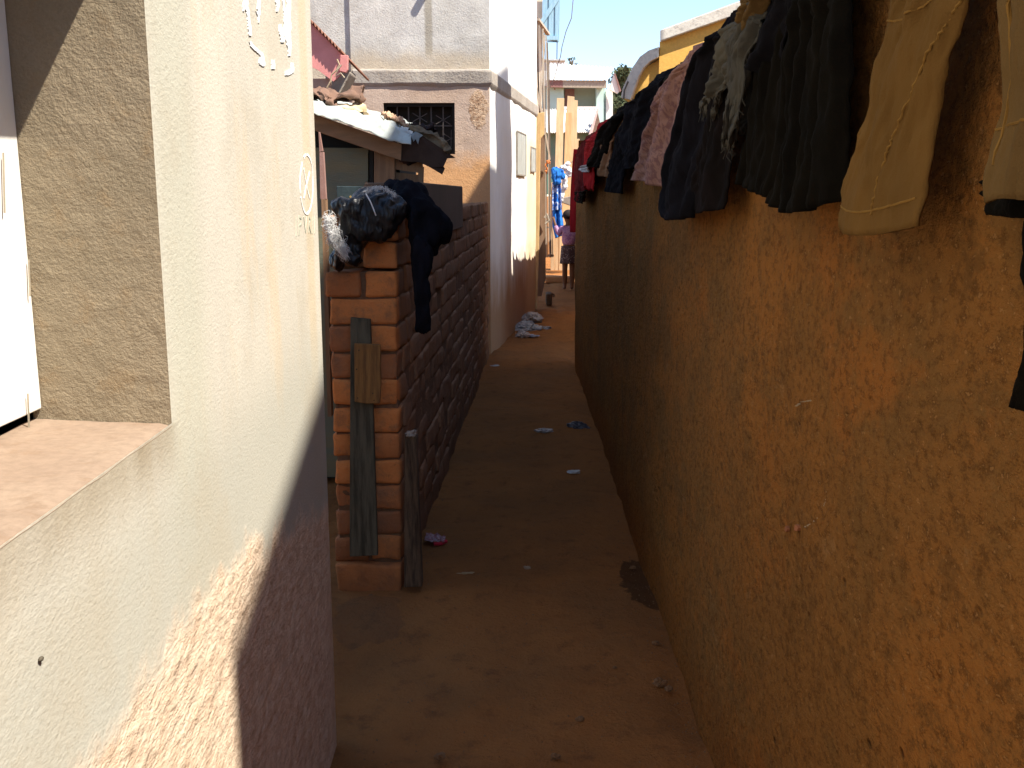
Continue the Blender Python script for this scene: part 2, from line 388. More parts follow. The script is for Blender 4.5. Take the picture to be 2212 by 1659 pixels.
mb.add([(lwx(.15), .15, WZ1), (lwx(.15) - D * 1.1, .15, WZ1), (lwx(1.28) - D * 1.1, 1.28, WZ1), (lwx(1.28), 1.28, WZ1)], [(0, 1, 2, 3)])
mb.build('lintel', M_REV, win)
M_SILL = plaster('worn_sill_cement', (0.25, 0.18, 0.13), (0.29, 0.215, 0.155), (0.22, 0.15, 0.10), grain=60, gs=0.25, big=6, dist=0.004, streak=0)
mb = MB(); rows = []
for i in range(30):
    y = 0.13 + (1.279 - 0.13) * i / 29
    rr = []
    for j in range(12):
        u = j / 11; x = lwx(y) + 0.0005 - (D * 1.1) * u
        rr.append(Vector((x, y, WZ0 + 0.0 + 0.006 * u + 0.002 * n3((x, y, 0), 12) - (0.003 if j == 0 else 0))))
    rows.append(rr)
mb.grid(rows); mb.build('sill', M_SILL, win, smooth=True)
M_WHITE = simple('chipped_white_paint', (0.82, 0.80, 0.76), (0.7, 0.66, 0.58), 0.6, 4, 0.25, (1, 1, .3))
xp = lwx(1.28) - D
mb = MB()
mb.box((xp - 0.03, 0.13, WZ0 + 0.012), (xp, 0.70, WZ1)); mb.box((xp - 0.03, 0.706, WZ0 + 0.02), (xp - 0.004, 1.279, WZ1))
sh = mb.build('shutter', M_WHITE, win, 'white painted closed window shutter', bevel=0.002)
mb = MB()
for (x, y0, y1) in ((7, 330, 460), (62, 560, 640), (60, 850, 930)):
    p = on_wall(x, y0, (xp + .0005, 1), (0, 1)); q_ = on_wall(x + 3, y1, (xp + .0005, 1), (0, 1)); MB().beam(p, q_, 0.002, 0.001).build('paint_crack', simple('crack_brown', (0.35, 0.3, 0.22)), sh)
# white paint runs, circled cross
M_PAINT = simple('splashed_white_paint', (0.86, 0.86, 0.84), (0.8, 0.8, 0.78), 0.5, 20, 0.1)
def lw(x, y, off=0.0014): return on_wall(x, y, (LW0[0] + off, LW0[1]), LWD)
def run(mb, pts):
    """pts: (x, y, halfwidth) down a paint run"""
    left = []; right = []
    for i in range(len(pts) - 1):
        (xa, ya, wa), (xb, yb, wb_) = pts[i], pts[i + 1]
        for k in range(5):
            f_ = k / 5; x = xa + (xb - xa) * f_; y = ya + (yb - ya) * f_; w_ = (wa + (wb_ - wa) * f_)
            left.append(lw(x - w_ * random.uniform(.8, 1.12), y)); right.append(lw(x + w_ * random.uniform(.8, 1.12), y))
    x, y, w_ = pts[-1]; left.append(lw(x - w_, y)); right.append(lw(x + w_, y))
    n = len(left); vs = left + right; vs += [v - Vector((.003, 0, 0)) for v in vs]
    fs = []
    for i in range(n - 1):
        fs += [(i, i + 1, n + i + 1, n + i), (i, i + 2 * n, i + 1 + 2 * n, i + 1), (n + i, n + i + 1, 3 * n + i + 1, 3 * n + i)]
    mb.add(vs, fs)
mb = MB()
sx = lambda x: (900 + x / 5.184) * .54; sy = lambda y: (y / 5.184) * .54
runs = [[(450, -300, 30), (450, 0, 38), (435, 120, 55), (485, 240, 30), (500, 400, 24), (520, 560, 32), (532, 740, 24)],
        [(400, 90, 22), (395, 230, 12)],
        [(720, -200, 25), (720, 60, 22), (705, 180, 30), (725, 310, 18)], [(680, 230, 30), (705, 330, 15), (706, 470, 8)],
        [(1090, -250, 45), (1095, 0, 45), (1110, 120, 34), (1090, 240, 15)],
        [(1215, -200, 22), (1220, 60, 20), (1245, 260, 22), (1255, 420, 22)],
        [(1340, -250, 48), (1335, 0, 45), (1335, 200, 42), (1300, 380, 70), (1305, 560, 76), (1270, 700, 100), (1320, 820, 60), (1345, 1000, 35), (1345, 1160, 24)],
        [(1155, 500, 24), (1170, 650, 40), (1215, 780, 55), (1200, 880, 30)],
        [(530, 860, 20), (570, 950, 40), (660, 1030, 55), (750, 1110, 50), (790, 1170, 30), (770, 1260, 60), (780, 1330, 60), (800, 1375, 25)],
        [(1010, 1240, 28), (1010, 1430, 38)], [(1400, 1300, 20), (1410, 1440, 35), (1340, 1500, 95), (1290, 1560, 40)]]
for r_ in runs:
    mb = MB(); run(mb, [(sx(a), sy(b_), w_ / 5.184 * .54) for a, b_, w_ in r_]); mb.build('paint_splash', M_PAINT, wb)
mb = MB()
ex, ey = 662.5, 398
def stroke(mb, pts, w_):
    for i in range(len(pts) - 1):
        if len(pts) > 6 and random.random() < .10: continue
        a, b2 = lw(*pts[i], .0004), lw(*pts[i + 1], .0004); mb.beam(a, b2 + (b2 - a).normalized() * .001, w_ * random.uniform(.8, 1.2), 0.0014, (1, 0, 0))
stroke(mb, [(ex + 14 * math.sin(a) * (1 + .03 * math.sin(3 * a)), ey - 64 * math.cos(a)) for a in [k * 2 * math.pi / 40 for k in range(41)]], 0.0055)
stroke(mb, [(656, 364), (659, 384), (662, 398), (665, 414), (669, 428)], 0.005)
stroke(mb, [(669, 372), (665, 388), (661, 404), (657, 428)], 0.005)
mb.build('circled_cross', simple('white_chalk_paint', (0.86, 0.85, 0.82), (0.8, 0.78, 0.74), .8, 40), wb)
# faint greenish stencil remains
mb = MB()
for (x, segs) in ((640, [((0, 0), (0, 42))]), (646, [((0, 0), (0, 40)), ((0, 0), (5, 4)), ((5, 4), (5, 16)), ((5, 16), (0, 20))]), (656, [((0, 0), (4, 34)), ((4, 34), (7, 0))]), (667, [((0, 0), (0, 34)), ((0, 0), (4, 8)), ((4, 8), (0, 16)), ((0, 16), (5, 36))]), (675, [((0, 0), (0, 36))]), (680, [((0, 0), (0, 36))])):
    mb = MB()
    for a, b2 in segs:
        stroke(mb, [(x + a[0], 468 + a[1]), (x + b2[0], 468 + b2[1])], 0.0035)
    mb.build('faded_lettering', simple('faded_green_paint', (0.52, 0.53, 0.42)), wb)
q = lw(98, 1423, .006)
blob('wall_pit', [((q.x - .004, q.y, q.z), (.003, .005, .003))], simple('pit_dark', (0.12, 0.1, 0.07)), wb, voxel=.002, disp=.001)

# ------------------------------------------------------------------ brick wall with its broken end
BW0 = (-0.41, 3.53); BWD = (0.0365, 1.0); BT = 0.24
def bwx(Y): return BW0[0] + BWD[0] * (Y - BW0[1])
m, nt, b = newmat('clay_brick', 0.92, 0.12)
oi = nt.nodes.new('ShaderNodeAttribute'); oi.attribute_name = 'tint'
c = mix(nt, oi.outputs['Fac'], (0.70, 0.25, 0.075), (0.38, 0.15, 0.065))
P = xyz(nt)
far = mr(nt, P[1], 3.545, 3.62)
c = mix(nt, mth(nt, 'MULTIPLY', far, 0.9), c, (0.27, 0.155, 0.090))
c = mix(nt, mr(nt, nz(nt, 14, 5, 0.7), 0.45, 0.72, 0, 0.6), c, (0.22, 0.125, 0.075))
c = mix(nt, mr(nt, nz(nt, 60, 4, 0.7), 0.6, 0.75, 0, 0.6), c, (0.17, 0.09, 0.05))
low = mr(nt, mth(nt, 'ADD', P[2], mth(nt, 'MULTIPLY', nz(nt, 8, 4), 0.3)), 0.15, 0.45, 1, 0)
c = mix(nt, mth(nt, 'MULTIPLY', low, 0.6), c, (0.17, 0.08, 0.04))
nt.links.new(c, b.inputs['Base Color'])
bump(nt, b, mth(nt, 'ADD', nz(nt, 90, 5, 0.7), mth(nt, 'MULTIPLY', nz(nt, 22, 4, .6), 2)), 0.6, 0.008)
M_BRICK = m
M_MORTAR = plaster('mud_mortar', (0.24, 0.13, 0.07), (0.18, 0.10, 0.055), (0.27, 0.15, 0.08), grain=80, gs=0.8, big=5)
t = thing('brick_wall', 'low red brick wall with stepped broken end between near house and alley', 'wall', (-0.5, 6, 0))
CH = 0.0985
def brick_block(bm, lay, lo, hi, tint):
    """rounded uneven brick in wall coordinates (s along the wall, d into the wall, z)"""
    b2 = bmesh.new()
    bmesh.ops.create_cube(b2, size=1.0)
    bmesh.ops.bevel(b2, geom=b2.edges[:] + b2.verts[:], offset=0.011 / 0.2, segments=2, affect='EDGES', profile=0.6)
    bmesh.ops.subdivide_edges(b2, edges=[e for e in b2.edges if e.calc_length() > .5], cuts=2, use_grid_fill=True)
    sz = [hi[k] - lo[k] for k in range(3)]; c0 = [(hi[k] + lo[k]) / 2 for k in range(3)]
    r1, r2, sd = random.uniform(-.045, .045), random.uniform(-.04, .04), random.uniform(0, 90)
    vm = {}
    for v in b2.verts:
        k = [0.5 - (0.5 - abs(v.co[i])) * 0.2 / max(sz[i], .05) if abs(v.co[i]) > .42 else abs(v.co[i]) for i in range(3)]
        q = [math.copysign(k[i], v.co[i]) * sz[i] for i in range(3)]
        s_, d_, z_ = q; z_ += s_ * r1; d_ += s_ * r2
        p = Vector((s_ + c0[0], d_ + c0[1], z_ + c0[2])); nn = mn.noise_vector(p * 12 + Vector((sd, 0, 0))) * 0.008 + mn.noise_vector(p * 38) * 0.004
        p += nn; Y_ = BW0[1] + p.x; X_ = bwx(Y_) - p.y
        vm[v] = bm.verts.new((X_ - t.location.x, Y_ - t.location.y, p.z - t.location.z))
    for f_ in b2.faces:
        nf = bm.faces.new([vm[v] for v in f_.verts]); nf.smooth = True
        for l_ in nf.loops: l_[lay] = (tint, tint, tint, 1)
    b2.free()
bm = bmesh.new(); lay = bm.loops.layers.color.new('tint')
LEN = 5.45
NC = 15
def top_at(s):
    if s < 0.02: return 12
    if s < 0.14: return 13
    return 14.5
for cidx in range(0, 14):
    z0 = 0.01 + cidx * CH if cidx else -0.06; z1 = 0.01 + (cidx + 1) * CH - 0.008
    even = cidx % 2 == 1 or cidx == 12
    # broken, stepped end: the top two courses start further in
    if cidx <= 11: s0 = 0.0
    elif cidx == 12: s0 = 0.02
    elif cidx == 13: s0 = 0.05
    else: s0 = 0.18
    g_ = 0.010
    if cidx == 0: s0 = -0.04
    jit = random.uniform(-.006, .006)
    if not even:   # end shows one stretcher across the wall
        brick_block(bm, lay, (s0 + jit, 0, z0), (s0 + jit + 0.105, BT, z1), random.random()); s = s0 + 0.105 + g_
    else:          # end shows two headers side by side
        if cidx == 12:
            brick_block(bm, lay, (s0 + jit, 0.0, z0), (s0 + 0.23, BT / 2 - .004, z1), random.random() * .4)
            brick_block(bm, lay, (s0 + .10, BT / 2 + .004, z0), (s0 + 0.23, BT * .93, z1), random.random())
        else:
            brick_block(bm, lay, (s0 + jit, 0, z0), (s0 + 0.225, BT / 2 - .005, z1), random.random())
            brick_block(bm, lay, (s0 + random.uniform(-.008, .01), BT / 2 + .005, z0), (s0 + 0.225, BT + random.uniform(-.005, .008), z1), random.random())
        s = s0 + .225 + g_
    while s < LEN:
        l_ = 0.225 if not even or random.random() < .8 else 0.11
        if cidx == 14 and s > 3.2 and random.random() < .5: s += l_; continue
        brick_block(bm, lay, (s, random.uniform(-.006, .008), z0), (min(s + l_, LEN), 0.11, z1 + random.uniform(-.003, .003)), random.random()); s += l_ + g_
me = bpy.data.meshes.new('bricks'); bm.to_mesh(me); bm.free(); me.materials.append(M_BRICK)
o = bpy.data.objects.new('bricks', me); COL.objects.link(o); o.parent = t
mb = MB()
def wbox(mb, s0, s1, d0, d1, z0, z1, n=1):
    pts = []
    for s_ in (s0, s1):
        Y_ = BW0[1] + s_
        pts.append((Vector((bwx(Y_) - d0, Y_, z0)), Vector((bwx(Y_) - d1, Y_, z0)), Vector((bwx(Y_) - d1, Y_, z1)), Vector((bwx(Y_) - d0, Y_, z1))))
    mb.add(list(pts[0]) + list(pts[1]), [(0, 1, 2, 3), (7, 6, 5, 4), (0, 4, 5, 1), (1, 5, 6, 2), (2, 6, 7, 3), (3, 7, 4, 0)])
wbox(mb, 0.012, LEN, 0.006, BT - .008, -.05, 1.18); wbox(mb, 0.14, LEN, 0.006, BT - .008, 1.18, 1.375)
mb.build('mortar', M_MORTAR, t)
M_RENDER = plaster('grey_brown_render', (0.17, 0.115, 0.08), (0.14, 0.10, 0.07), (0.18, 0.11, 0.07), grain=60, gs=0.5, big=4, streak=0.4)
mb = MB(); wbox(mb, 0.75, 2.63, -0.014, BT, 1.255, 1.50)
mb.build('rendered_top', M_RENDER, t, 'smooth grey brown rendered block on top of the brick wall', bevel=.006)

# boards at the pillar
def pf(x, y, Y=3.50): return at(x, y, Y)
M_BOARD = simple('grey_green_board', (0.145, 0.125, 0.08), (0.055, 0.047, 0.030), 0.85, 9, 0.9, (6, 6, .5))
M_PALE = simple('pale_yellow_wood', (0.34, 0.17, 0.05), (0.18, 0.085, 0.03), 0.8, 10, 0.8, (7, 7, .6))
M_POST = simple('dark_weathered_wood', (0.15, 0.095, 0.055), (0.05, 0.032, 0.02), 0.88, 9, 0.9, (8, 8, .6))
t = thing('long_board', 'long grey green board nailed upright on the brick pillar end', 'board', pf(788, 1200, 3.49))
mb = MB(); mb.slab([pf(755, 1203, 3.475), pf(816, 1200, 3.475), pf(806, 873, 3.495), pf(800, 690, 3.505), pf(757, 686, 3.505)], (0, 0.02, 0)); mb.build('board', M_BOARD, t, bevel=.002)
mb = MB(); mb.slab([pf(766, 868, 3.468), pf(790, 872, 3.468), pf(820, 872, 3.468), pf(823, 830, 3.47), pf(821, 790, 3.472), pf(822, 745, 3.475), pf(765, 742, 3.475)], (0, 0.018, 0)); cl = mb.build('cleat', M_PALE, t, 'short pale yellow wooden cleat', bevel=.002)
mb = MB()
M_NAIL = simple('rusty_nail', (0.08, 0.05, 0.03))
for x, y in ((775, 757), (772, 860), (805, 850), (770, 798), (808, 865)): p = pf(x, y, 3.466); MB().tube([p, p + Vector((0, .006, 0))], .0022, 6).build('nail', M_NAIL, cl)
t = thing('wooden_post', 'dark weathered post stub leaning at the right corner of the brick pillar', 'post', pf(893, 1268, 3.47))
mb = MB(); mb.slab([pf(873, 1270, 3.46), pf(912, 1268, 3.46), pf(911, 1240, 3.47), pf(903, 1060, 3.5), pf(900, 944, 3.51), pf(874, 938, 3.51)], (0, 0.05, 0)); mb.build('shaft', M_POST, t, bevel=.004)
c0 = pf(888, 938, 3.52)
blob('frayed_top', [(c0, (.026, .02, .012)), (c0 + Vector((.01, 0, .008)), (.015, .015, .01))], simple('grey_fibre', (0.42, 0.36, 0.30), fine=300), t, voxel=.004, disp=.012, dscale=60)

# ------------------------------------------------------------------ jacket thrown over the pillar
m, nt, b = newmat('black_nylon', 0.36, 0.35)
b.inputs['Base Color'].default_value = (0.006, 0.006, 0.007, 1); bump(nt, b, nz(nt, 16, 3, .5, (1.8, 1, .5), 1.2), 0.6, .02); M_NYL = m
M_NAVY = cloth_mat('black_navy_knit', (0.009, 0.009, 0.013), (0.005, 0.005, 0.007), sheen=.05)
M_FUR = simple('white_fur', (0.75, 0.74, 0.72), (0.6, 0.59, 0.57), 0.7)
J = lambda x, y, Y=3.5: at(x, y, Y)
t = thing('puffer_jacket', 'black quilted jacket with white fur trim thrown over the brick pillar', 'jacket', J(820, 560, 3.6))
px = 3.6 / F
def el(x, y, Y, rx, ry, rz, rot=0): return (J(x, y, Y), (rx * px, ry, rz * px), (0, rot, 0))
blob('jacket_body', [el(768, 462, 3.52, 54, .09, 46, .3), el(815, 440, 3.58, 58, .13, 36), el(798, 490, 3.47, 56, .05, 48, .2), el(760, 520, 3.50, 46, .06, 48, -.4), el(770, 555, 3.47, 36, .045, 26, .5), el(728, 560, 3.52, 22, .05, 28), el(845, 462, 3.50, 34, .07, 40, .6), el(735, 470, 3.52, 18, .06, 40), el(818, 505, 3.46, 20, .035, 35, .4)], M_NYL, t, voxel=.007, disp=.020, dscale=9, seed=2, st=(1.6, 1, .7))
blob('lining', [el(880, 425, 3.68, 45, .14, 38), el(905, 455, 3.60, 38, .10, 36, .5), el(870, 412, 3.8, 50, .12, 22, .25), el(935, 468, 3.62, 40, .09, 26, .6), el(955, 500, 3.62, 24, .07, 35, .2), el(893, 500, 3.50, 20, .06, 55), el(905, 540, 3.48, 24, .05, 45), el(940, 540, 3.6, 14, .04, 18), el(905, 490, 3.56, 34, .06, 40), el(925, 505, 3.56, 28, .06, 36)], M_NAVY, t, voxel=.008, disp=.016, dscale=8, seed=5, st=(1.5, 1, .6))
blob('sleeve', [el(903, 570, 3.45, 23, .035, 60), el(908, 630, 3.45, 22, .03, 55, -.08), el(913, 680, 3.45, 20, .028, 42), el(908, 705, 3.45, 23, .026, 14), el(920, 560, 3.45, 18, .03, 40)], M_NAVY, t, voxel=.007, disp=.018, dscale=12, seed=8, st=(1.6, 1, .35))
mb = MB()
def furpatch(mb, cx, cy, Y, spreadx, spready, n, ln, dirx, diry, r=.0007):
    for k in range(n):
        p = J(cx + random.gauss(0, spreadx), cy + random.gauss(0, spready), Y + random.uniform(-.02, .03)); th = random.uniform(0, 6.28); l_ = ln * random.uniform(.6, 1.4)
        d = Vector((dirx + random.uniform(-.5, .5), random.uniform(-.4, .2), -diry + random.uniform(-.5, .3))).normalized(); sd = d.cross(Vector((random.uniform(-1, 1), 1, .2))).normalized(); pts = []
        for i in range(7):
            f_ = i / 6; pts.append(p + d * l_ * f_ + sd * l_ * .32 * math.sin(th + f_ * 4.5) + Vector((0, 0, -l_ * .35 * f_ * f_)))
        mb.tube(pts, [r, r, r, r * .9, r * .8, r * .6, r * .3], 3)
furpatch(mb, 716, 482, 3.44, 5, 9, 300, .020, -.3, -.2)
furpatch(mb, 722, 505, 3.43, 5, 9, 280, .020, -.1, .4)
furpatch(mb, 737, 530, 3.42, 4, 7, 170, .026, .5, 1.0)
for f_ in [k / 9 for k in range(10)]: furpatch(mb, 790 + 62 * f_, 413 - 12 * math.sin(f_ * 3.1) + (6 * f_), 3.44, 2, 1.5, 22, .009, 0, 0, .0006)
mb.build('fur_trim', M_FUR, t, smooth=True)
mb = MB()
def pipe(pts, r=.0022): mb.tube([J(*p) for p in pts], r, 6)
pipe([(790, 418, 3.415), (800, 435, 3.41), (807, 452, 3.405), (812, 466, 3.40)])
mb.build('piping', M_FUR, t, smooth=True)
M_SCARF = simple('peeling_teal_paint', (0.045, 0.07, 0.075), (0.03, 0.045, 0.05), .6, 20)
t = thing('teal_plank', 'short dark teal plank behind the black jacket', 'plank', J(765, 450, 3.75))
mb = MB(); mb.slab([J(727, 402, 3.72), J(797, 403, 3.72), J(800, 470, 3.72), J(729, 470, 3.72)], (0, .03, 0)); mb.build('board', M_SCARF, t, bevel=.002)
p = J(757, 425, 3.715); MB().tube([p, p + Vector((0, .008, 0))], .004, 8).build('nail', simple('brass_nail', (0.6, 0.4, 0.15), rough=.4), t)

# ------------------------------------------------------------------ shed with tin roof
M_TIN = simple('painted_tin', (0.46, 0.49, 0.45), (0.36, 0.38, 0.34), 0.5, 10, 0.5, dist=.01, fine=25)
M_DOOR = simple('dark_green_door', (0.15, 0.16, 0.115), (0.20, 0.17, 0.095), 0.6, 3, 0.4, (1, 1, 5), fine=40)
M_WD = simple('raw_brown_wood', (0.34, 0.20, 0.11), (0.25, 0.15, 0.085), 0.8, 5, 0.5, (1, 5, 5))
M_WDV = simple('brown_upright_wood', (0.30, 0.18, 0.10), (0.20, 0.12, 0.07), 0.8, 5, 0.5, (7, 7, .8))
M_DARK = simple('interior_shade', (0.02, 0.018, 0.015))  # near-black colour stands in for shade inside the shed and window
SY = 4.95
t = thing('tin_roof_shed', 'small shed with curled tin roof sheet and dark green door', 'shed', (-0.95, 5.4, 0))
rows = []
top = [(640, 205), (688, 224), (740, 236), (800, 254), (850, 274), (888, 292)]
bot = [(640, 232), (688, 250), (735, 262), (790, 282), (835, 302), (888, 312)]
def lerp_poly(ps, u):
    k = u * (len(ps) - 1); i = min(int(k), len(ps) - 2); f_ = k - i
    return [ps[i][j] * (1 - f_) + ps[i + 1][j] * f_ for j in range(len(ps[0]))]
N = 60
for j in range(16):
    r_ = []
    for i in range(N + 1):
        u = i / N; a = lerp_poly(top, u); c_ = lerp_poly(bot, u)
        if j <= 8:
            f_ = j / 8; x = a[0] * f_ + c_[0] * (1 - f_); y = a[1] * f_ + c_[1] * (1 - f_)
            p = at(x, y, SY - .16 + .06 * f_ + .015 * math.sin(u * 21 + 1.3) + .01 * n3((u * 8, f_ * 3, 0), 1, 4)); p.z += .006 * n3((u * 10, f_, 2), 1.4)
        else:
            f_ = (j - 8) / 7; p = at(a[0], a[1], SY - .10); p.y += f_ * 1.7; p.z += f_ * .10 + .012 * math.sin(p.x * 80)
        r_.append(p)
    rows.append(r_)
mb = MB().grid(rows); mb.build('roof_sheet', M_TIN, t, smooth=True, solid=.003)
mb = MB(); mb.slab([at(640, 230, SY - .09), at(690, 250, SY - .09), at(868, 312, SY - .09), at(866, 347, SY - .09), at(690, 286, SY - .09), at(640, 268, SY - .09)], (0, .035, 0))
mb.build('fascia_board', M_WD, t, bevel=.003)
mb = MB(); mb.slab([at(600, 318, SY), at(795, 320, SY), at(795, 1030, SY - .02), at(600, 1030, SY - .02)], (0, .04, 0)); d_ = mb.build('door', M_DOOR, t, 'dark green wooden door')
mb = MB()
mb.beam(at(792, 392, SY - .006), at(770, 440, SY - .006), .006, .006)
mb.build('door_cleat', M_WDV, d_)
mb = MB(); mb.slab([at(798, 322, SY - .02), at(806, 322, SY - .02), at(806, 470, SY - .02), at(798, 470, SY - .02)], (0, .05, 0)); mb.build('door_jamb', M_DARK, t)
mb = MB(); mb.slab([at(808, 325, SY - .03), at(853, 340, SY - .03), at(853, 470, SY - .03), at(808, 470, SY - .03)], (0, .06, 0)); mb.build('corner_post', M_WDV, t, bevel=.003)
mb = MB()
mb.slab([at(853, 345, SY - .02), at(912, 352, SY - .02), at(912, 374, SY - .02), at(853, 366, SY - .02)], (0, .04, 0))
mb.slab([at(853, 372, SY), at(905, 378, SY), at(905, 470, SY), at(853, 470, SY)], (0, .04, 0))
mb.slab([at(903, 360, SY - .03), at(914, 360, SY - .03), at(912, 440, SY - .03), at(903, 440, SY - .03)], (0, .05, 0))
mb.build('side_panel', M_WDV, t)
mb = MB(); mb.slab([Vector((-1.7, SY + .05, 0)), Vector((-.60, SY + .05, 0)), at(864, 325, SY + .05), at(600, 246, SY + .05)], (0, .03, 0)); mb.box((-.66, SY + .08, 0), (-.63, SY + 1.7, 1.6)); mb.box((-1.7, SY + 1.7, 0), (-.63, SY + 1.74, 1.6)); mb.box((-1.72, SY + .08, 0), (-1.69, SY + 1.7, 1.6)); mb.build('shed_wall', M_DARK, t)  # walls coloured near-black to give the shade of the shed interior
mb = MB(); mb.slab([at(694, 430, 4.2), at(703, 430, 4.2), at(716, 900, 4.2), at(708, 900, 4.2)], (0, .05, 0))
o = mb.build('door_frame', M_WDV, t)
mb = MB(); mb.slab([at(688, 285, 4.2), at(690, 285, 4.2), at(697, 326, 4.2), at(690, 328, 4.2)], (0, .02, 0)); mb.slab([at(690, 329, 4.2), at(698, 328, 4.2), at(704, 430, 4.2), at(692, 430, 4.2)], (0, .03, 0)); mb.build('flashing', simple('faded_pink_brown', (0.34, 0.2, 0.17), (0.28, 0.15, 0.12)), t)

# things lying on the shed roof
M_BRC = cloth_mat('brown_cotton', (0.22, 0.135, 0.10), (0.15, 0.095, 0.07), scale=12)
M_BEIGE = cloth_mat('cream_cotton', (0.72, 0.56, 0.38), (0.62, 0.45, 0.25), scale=12)
p2 = SY / F
def rl(x, y, Y, rx, ry, rz, rot=0): return (at(x, y, Y), (rx * Y / F, ry, rz * Y / F), (0, rot, 0))
tag(blob('crumpled_trousers', [rl(705, 210, 5.1, 38, .12, 16, .15), rl(748, 211, 5.1, 34, .08, 12, .1), rl(780, 214, 5.1, 16, .06, 7, .3), rl(715, 222, 5.05, 30, .08, 14, .5), rl(690, 205, 5.1, 20, .1, 14)], M_BRC, voxel=.007, disp=.045, dscale=9, seed=3, st=(.7, 1, 2.2)), 'crumpled brown trousers drying on the tin roof of the shed', 'trousers')
tag(blob('folded_cloth', [rl(760, 238, 5.1, 34, .07, 9, .25), rl(785, 240, 5.12, 25, .06, 14, .6), rl(740, 236, 5.1, 20, .05, 6, .2), rl(800, 256, 5.1, 12, .05, 5, .4)], M_BEIGE, voxel=.008, disp=.03, dscale=8, seed=9, st=(.7, 1, 2)), 'pale cream cloth lying below the brown trousers on the roof', 'cloth')
tag(blob('bunched_rag', [rl(842, 252, 5.3, 22, .06, 7, .4), rl(868, 262, 5.3, 14, .06, 8, .3), rl(880, 272, 5.3, 10, .05, 6)], cloth_mat('patched_orange_rag', (0.5, 0.3, 0.2), (0.3, 0.14, 0.09), pat=(0.6, 0.45, 0.3)), voxel=.008, disp=.03, dscale=25, seed=1), 'small bunched orange and brown rag at the roof edge', 'rag')
M_DKB = cloth_mat('dark_brown_wool', (0.05, 0.033, 0.03), (0.03, 0.02, 0.02))
M_OLD = cloth_mat('dusty_olive_wool', (0.20, 0.155, 0.10), (0.13, 0.10, 0.07))
t = thing('rolled_blanket', 'rolled dusty brown blanket hanging off the shed roof corner', 'blanket', at(925, 330, 4.9))
blob('blanket_roll', [rl(905, 282, 4.9, 26, .05, 8, .45), rl(935, 293, 4.88, 30, .04, 8, .45), rl(960, 310, 4.86, 16, .04, 10, .8), rl(966, 325, 4.86, 10, .04, 12), rl(945, 318, 4.88, 22, .03, 6, .7), rl(925, 307, 4.88, 20, .03, 6, .6)], M_OLD, t, voxel=.007, disp=.016, dscale=14, seed=3, st=(.6, 1, 1.8))
blob('dark_layer', [rl(900, 318, 4.92, 28, .06, 34), rl(930, 328, 4.93, 34, .04, 26, .5), rl(880, 340, 4.92, 16, .04, 22), rl(900, 275, 5.0, 28, .06, 8, .2), rl(930, 277, 5.05, 22, .06, 7, -.3)], M_DKB, t, voxel=.008, disp=.025, dscale=14, seed=6)
t = thing('torn_felt_sheet', 'torn dark roofing felt sheet hanging below the rolled blanket', 'roofing sheet', at(910, 360, 4.86))
mb = MB(); mb.slab([at(868, 308, 4.86), at(900, 285, 4.86), at(950, 318, 4.85), at(984, 341, 4.84), at(966, 342, 4.85), at(958, 360, 4.85), at(961, 364, 4.86), at(955, 377, 4.86), at(930, 362, 4.86), at(905, 350, 4.87), at(866, 348, 4.87)], (0, .01, 0))
mb.build('felt', simple('black_brown_felt', (0.05, 0.03, 0.022), bs=.5), t)
mb = MB(); mb.slab([at(884, 292, 4.85), at(898, 284, 4.84), at(914, 292, 4.84), at(906, 298, 4.84), at(903, 312, 4.84), at(898, 300, 4.84), at(893, 306, 4.84), at(890, 298, 4.84)], (0, .006, 0)); mb.build('torn_plastic', simple('blue_grey_plastic', (0.25, 0.30, 0.32), rough=.35), t)

# ------------------------------------------------------------------ far pale house closing the left side
FY = 9.1
m, nt, b = newmat('old_limewash', 0.92, 0.12); P = xyz(nt)
up = mix(nt, mr(nt, nz(nt, 1.8, 6, 0.65), 0.35, 0.65), (0.60, 0.58, 0.545), (0.49, 0.47, 0.43))
up = mix(nt, mr(nt, nz(nt, 5, 5, .7), .48, .7, 0, .6), up, (0.40, 0.37, 0.33))
stain = mth(nt, 'MULTIPLY', box_mask(nt, P[0], -0.76, -0.695, 0.012), mr(nt, P[2], 2.6, 2.68))
up = mix(nt, mth(nt, 'MULTIPLY', stain, 0.75), up, (0.30, 0.265, 0.205))
up = mix(nt, mr(nt, mth(nt, 'ADD', P[2], mth(nt, 'MULTIPLY', nz(nt, 6, 4), .2)), 2.66, 2.85, .75, 0), up, (0.50, 0.41, 0.29))
lo = mix(nt, mr(nt, nz(nt, 2.5, 6, .65), .35, .65), (0.54, 0.42, 0.34), (0.46, 0.34, 0.26))
zz = mth(nt, 'ADD', P[2], mth(nt, 'MULTIPLY', mth(nt, 'SUBTRACT', nz(nt, 4, 5, .65), .5), .5))
lo = mix(nt, mr(nt, zz, 1.65, 1.95, 1, 0), lo, (0.58, 0.32, 0.15))
c = mix(nt, mr(nt, P[2], 2.38, 2.385), lo, up)
c = mix(nt, mr(nt, nz(nt, 90, 4, .7), .5, .75, 0, .45), c, (0.25, 0.2, 0.15))
pc = at(1034, 236, FY); ea = mth(nt, 'DIVIDE', mth(nt, 'SUBTRACT', P[0], pc.x), .085); eb = mth(nt, 'DIVIDE', mth(nt, 'SUBTRACT', P[2], pc.z), .17)
brk = mr(nt, mth(nt, 'ADD', mth(nt, 'ADD', mth(nt, 'MULTIPLY', ea, ea), mth(nt, 'MULTIPLY', eb, eb)), mth(nt, 'MULTIPLY', mth(nt, 'SUBTRACT', nz(nt, 16, 5, .7), .5), 3)), .8, 1.0, 1, 0)
c = mix(nt, brk, c, mix(nt, mr(nt, nz(nt, 35, 5, .7), .4, .6), (0.58, 0.42, 0.29), (0.30, 0.18, 0.11)))
